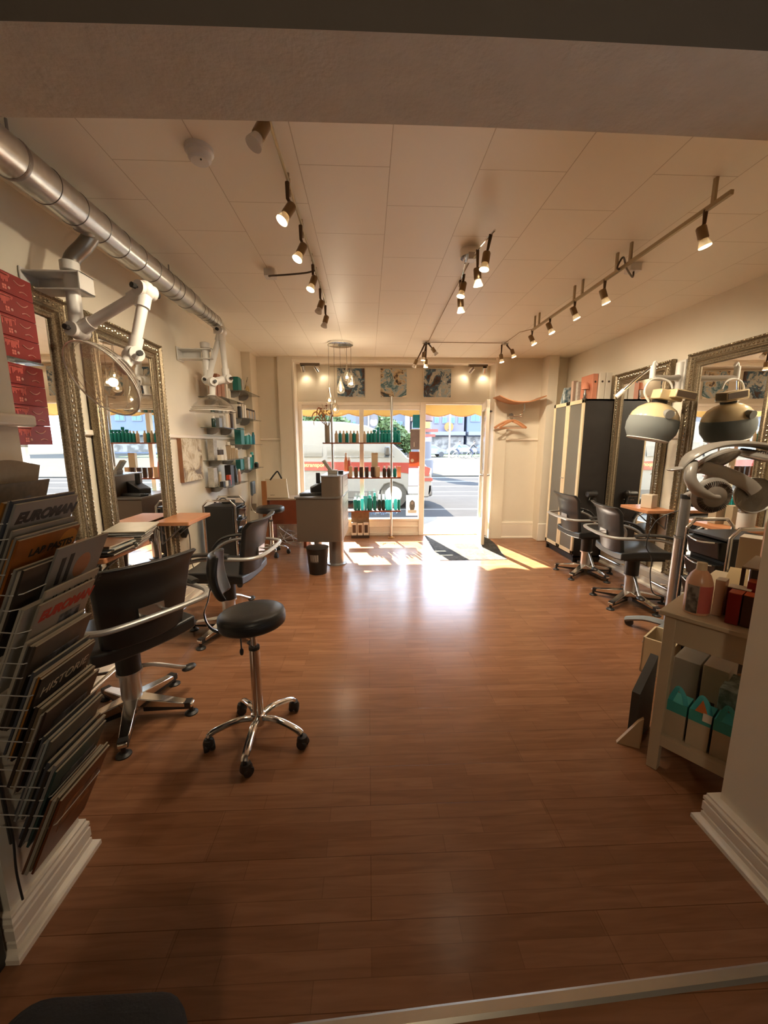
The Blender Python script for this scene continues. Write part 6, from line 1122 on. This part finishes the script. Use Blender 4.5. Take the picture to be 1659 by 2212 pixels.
for k in (4, 6, 7, 8, 9):
    t, w_, h_ = mag(['', '', '', '', 'dull grey magazine at the front of the fifth tier', '', 'dark brown magazine at the front of the seventh tier', 'grey magazine at the front of the eighth tier', 'dark teal magazine at the front of the ninth tier', 'rust brown magazine at the front of the lowest tier'][k], k, 0, k, cover=mat('front_cover_%d' % k, cols[k], .35, var=.4, vs=20)); MB().box(-.06, .075, -.001, 0, .10, .2).build('cover_photo', PHO if k != 9 else mat('rust_photo', '#5c2c16', .4, col2='#a0673c', vs=24), t)
random.seed(21)
for k in range(10):
    n = [3, 3, 4, 3, 3, 3, 4, 4, 4, 3][k]; off = .0075 if k != 3 else .0185
    for j in range(n):
        th = random.choice((.005, .006, .008)); 
        if off+th > .036: break
        mag('%s magazine from the front in the %s tier of the wire rack' % (ORD[j+1+(k == 3)], ORD[k]), k, off, random.randrange(10), random.uniform(-.004, .006), random.uniform(-.012, .018), th=th); off += th+.0012
# newspaper above
t = thing('newspaper', 'folded pale newspaper sticking up behind the top tier of the wire rack', 'newspaper', (-.95, 1.07, 1.20)); 
MB().grid(lambda u, v: ((-.045+.05*v+.012*sin(5*u), -.13+.25*u, .19*v+.018*sin(pi*u)*v), (1, 0, -.2)), 14, 8, .006).build('folded_sheet', mat('newsprint', '#a3957e', .8, var=.1, vs=40), t)
MB().grid(lambda u, v: ((-.025+.05*v+.006*sin(4*u), -.12+.235*u, .15*v), (1, 0, -.2)), 10, 6, .004).build('folded_sheet', mat('newsprint_grey', '#84796a', .8, var=.2, vs=60), t)
MB().box(.014, .016, -.05, .05, .10, .128).build('dark_headline', DKB, t)
# red boxes on the wall shelves behind the left pier
for k, (z, n) in enumerate(((1.800, 4), (1.445, 4))):
    t = thing('glass_shelf', '%s glass shelf carrying red boxes behind the left pier' % ('upper' if k == 0 else 'lower'), 'shelf', (XL+.002, 1.70, z), 0, 'glass shelves with red boxes'); MB().box(0, .275, -.27, .20, -.008, 0).build('glass_board', SHG, t); MB().box(0, .02, -.26, .23, -.03, -.008).build('wall_strip', WHP, t)
    for j in range(n):
        lab = '%s red printed box from the top of the %s stack behind the left pier' % (ORD[n-1-j], 'upper' if k == 0 else 'lower')
        b_ = thing('gift_box', lab, 'box', (XL+.15, 1.71, z+.001+.0835*j), 0, 'red printed boxes'); MB().box(-.12, .12, -.20, .19, 0, .082).build('box_body', mat('red_box_card', '#7d1714', .42, var=.08), b_, bevel=.002)
        m = MB(); random.seed(k*7+j)
        x = .1205
        for q in range(22): y = -.06+.0065*q; hh = random.uniform(.008, .034); m.box(x-.0005, x+.0004, y, y+.0045, .070-hh, .072)
        m.box(x-.0005, x+.0004, -.065, .085, .066, .074); m.build('drip_print', mat('pale_red_print', '#c65c52', .5), b_)
        m = MB()
        for q in range(3):
            y = -.055+.05*q
            for aa in range(2):
                for bb in range(2): m.box(x-.0005, x+.0005, y+.010*aa, y+.008+.010*aa, .012+.010*bb, .020+.010*bb)
        m.build('square_print', mat('pink_print', '#cc6f62', .5), b_)
        m = MB(); m.tube(cr([(x, .10, .060), (x, .12, .050), (x, .14, .052), (x, .155, .062)], 5), .0022, 5).sph((x, .075, .022), .006, 8, (.2, 1, 1)).tube(cr([(x, .12, .020), (x, .14, .026), (x, .16, .020)], 4), .0022, 5); m.build('smile_print', mat('silver_print', '#b58274', .4), b_)
# dark pouffe at the bottom edge and black board beside the pier
t = thing('pouffe', 'dark upholstered seat just below the camera at the bottom left', 'stool', (-.45, .375, 0)); m = MB(); m.rbox(-.15, .15, -.17, .17, .05, .545, .06, 6); m.build('seat_body', mat('charcoal_fabric', (.03, .03, .032), .9, bump=(200, .8, .003)), t, bevel=.04, seg=4); 
for x in (-.1, .1):
    for y in (-.12, .12): MB().cyl((x, y, 0), (x, y, .06), .015).build('leg', BLKP, t)
tag(MB().box(-1.20, -1.03, .885, .925, 0, .34).build('black_board', BLKP, bevel=.004), 'black board leaning at the near corner of the left pier', 'board')
t = thing('pier_cable', 'thin black cable hanging beside the magazine rack', 'cable', (0, 0, 0)); MB().tube(cr([(PX0+.01, .98, .55), (PX0+.02, .975, .45), (PX0+.015, .985, .35), (PX0+.02, .972, .25), (PX0+.03, .965, .16)], 5), .003, 6).build('cable_run', BLKP, t)
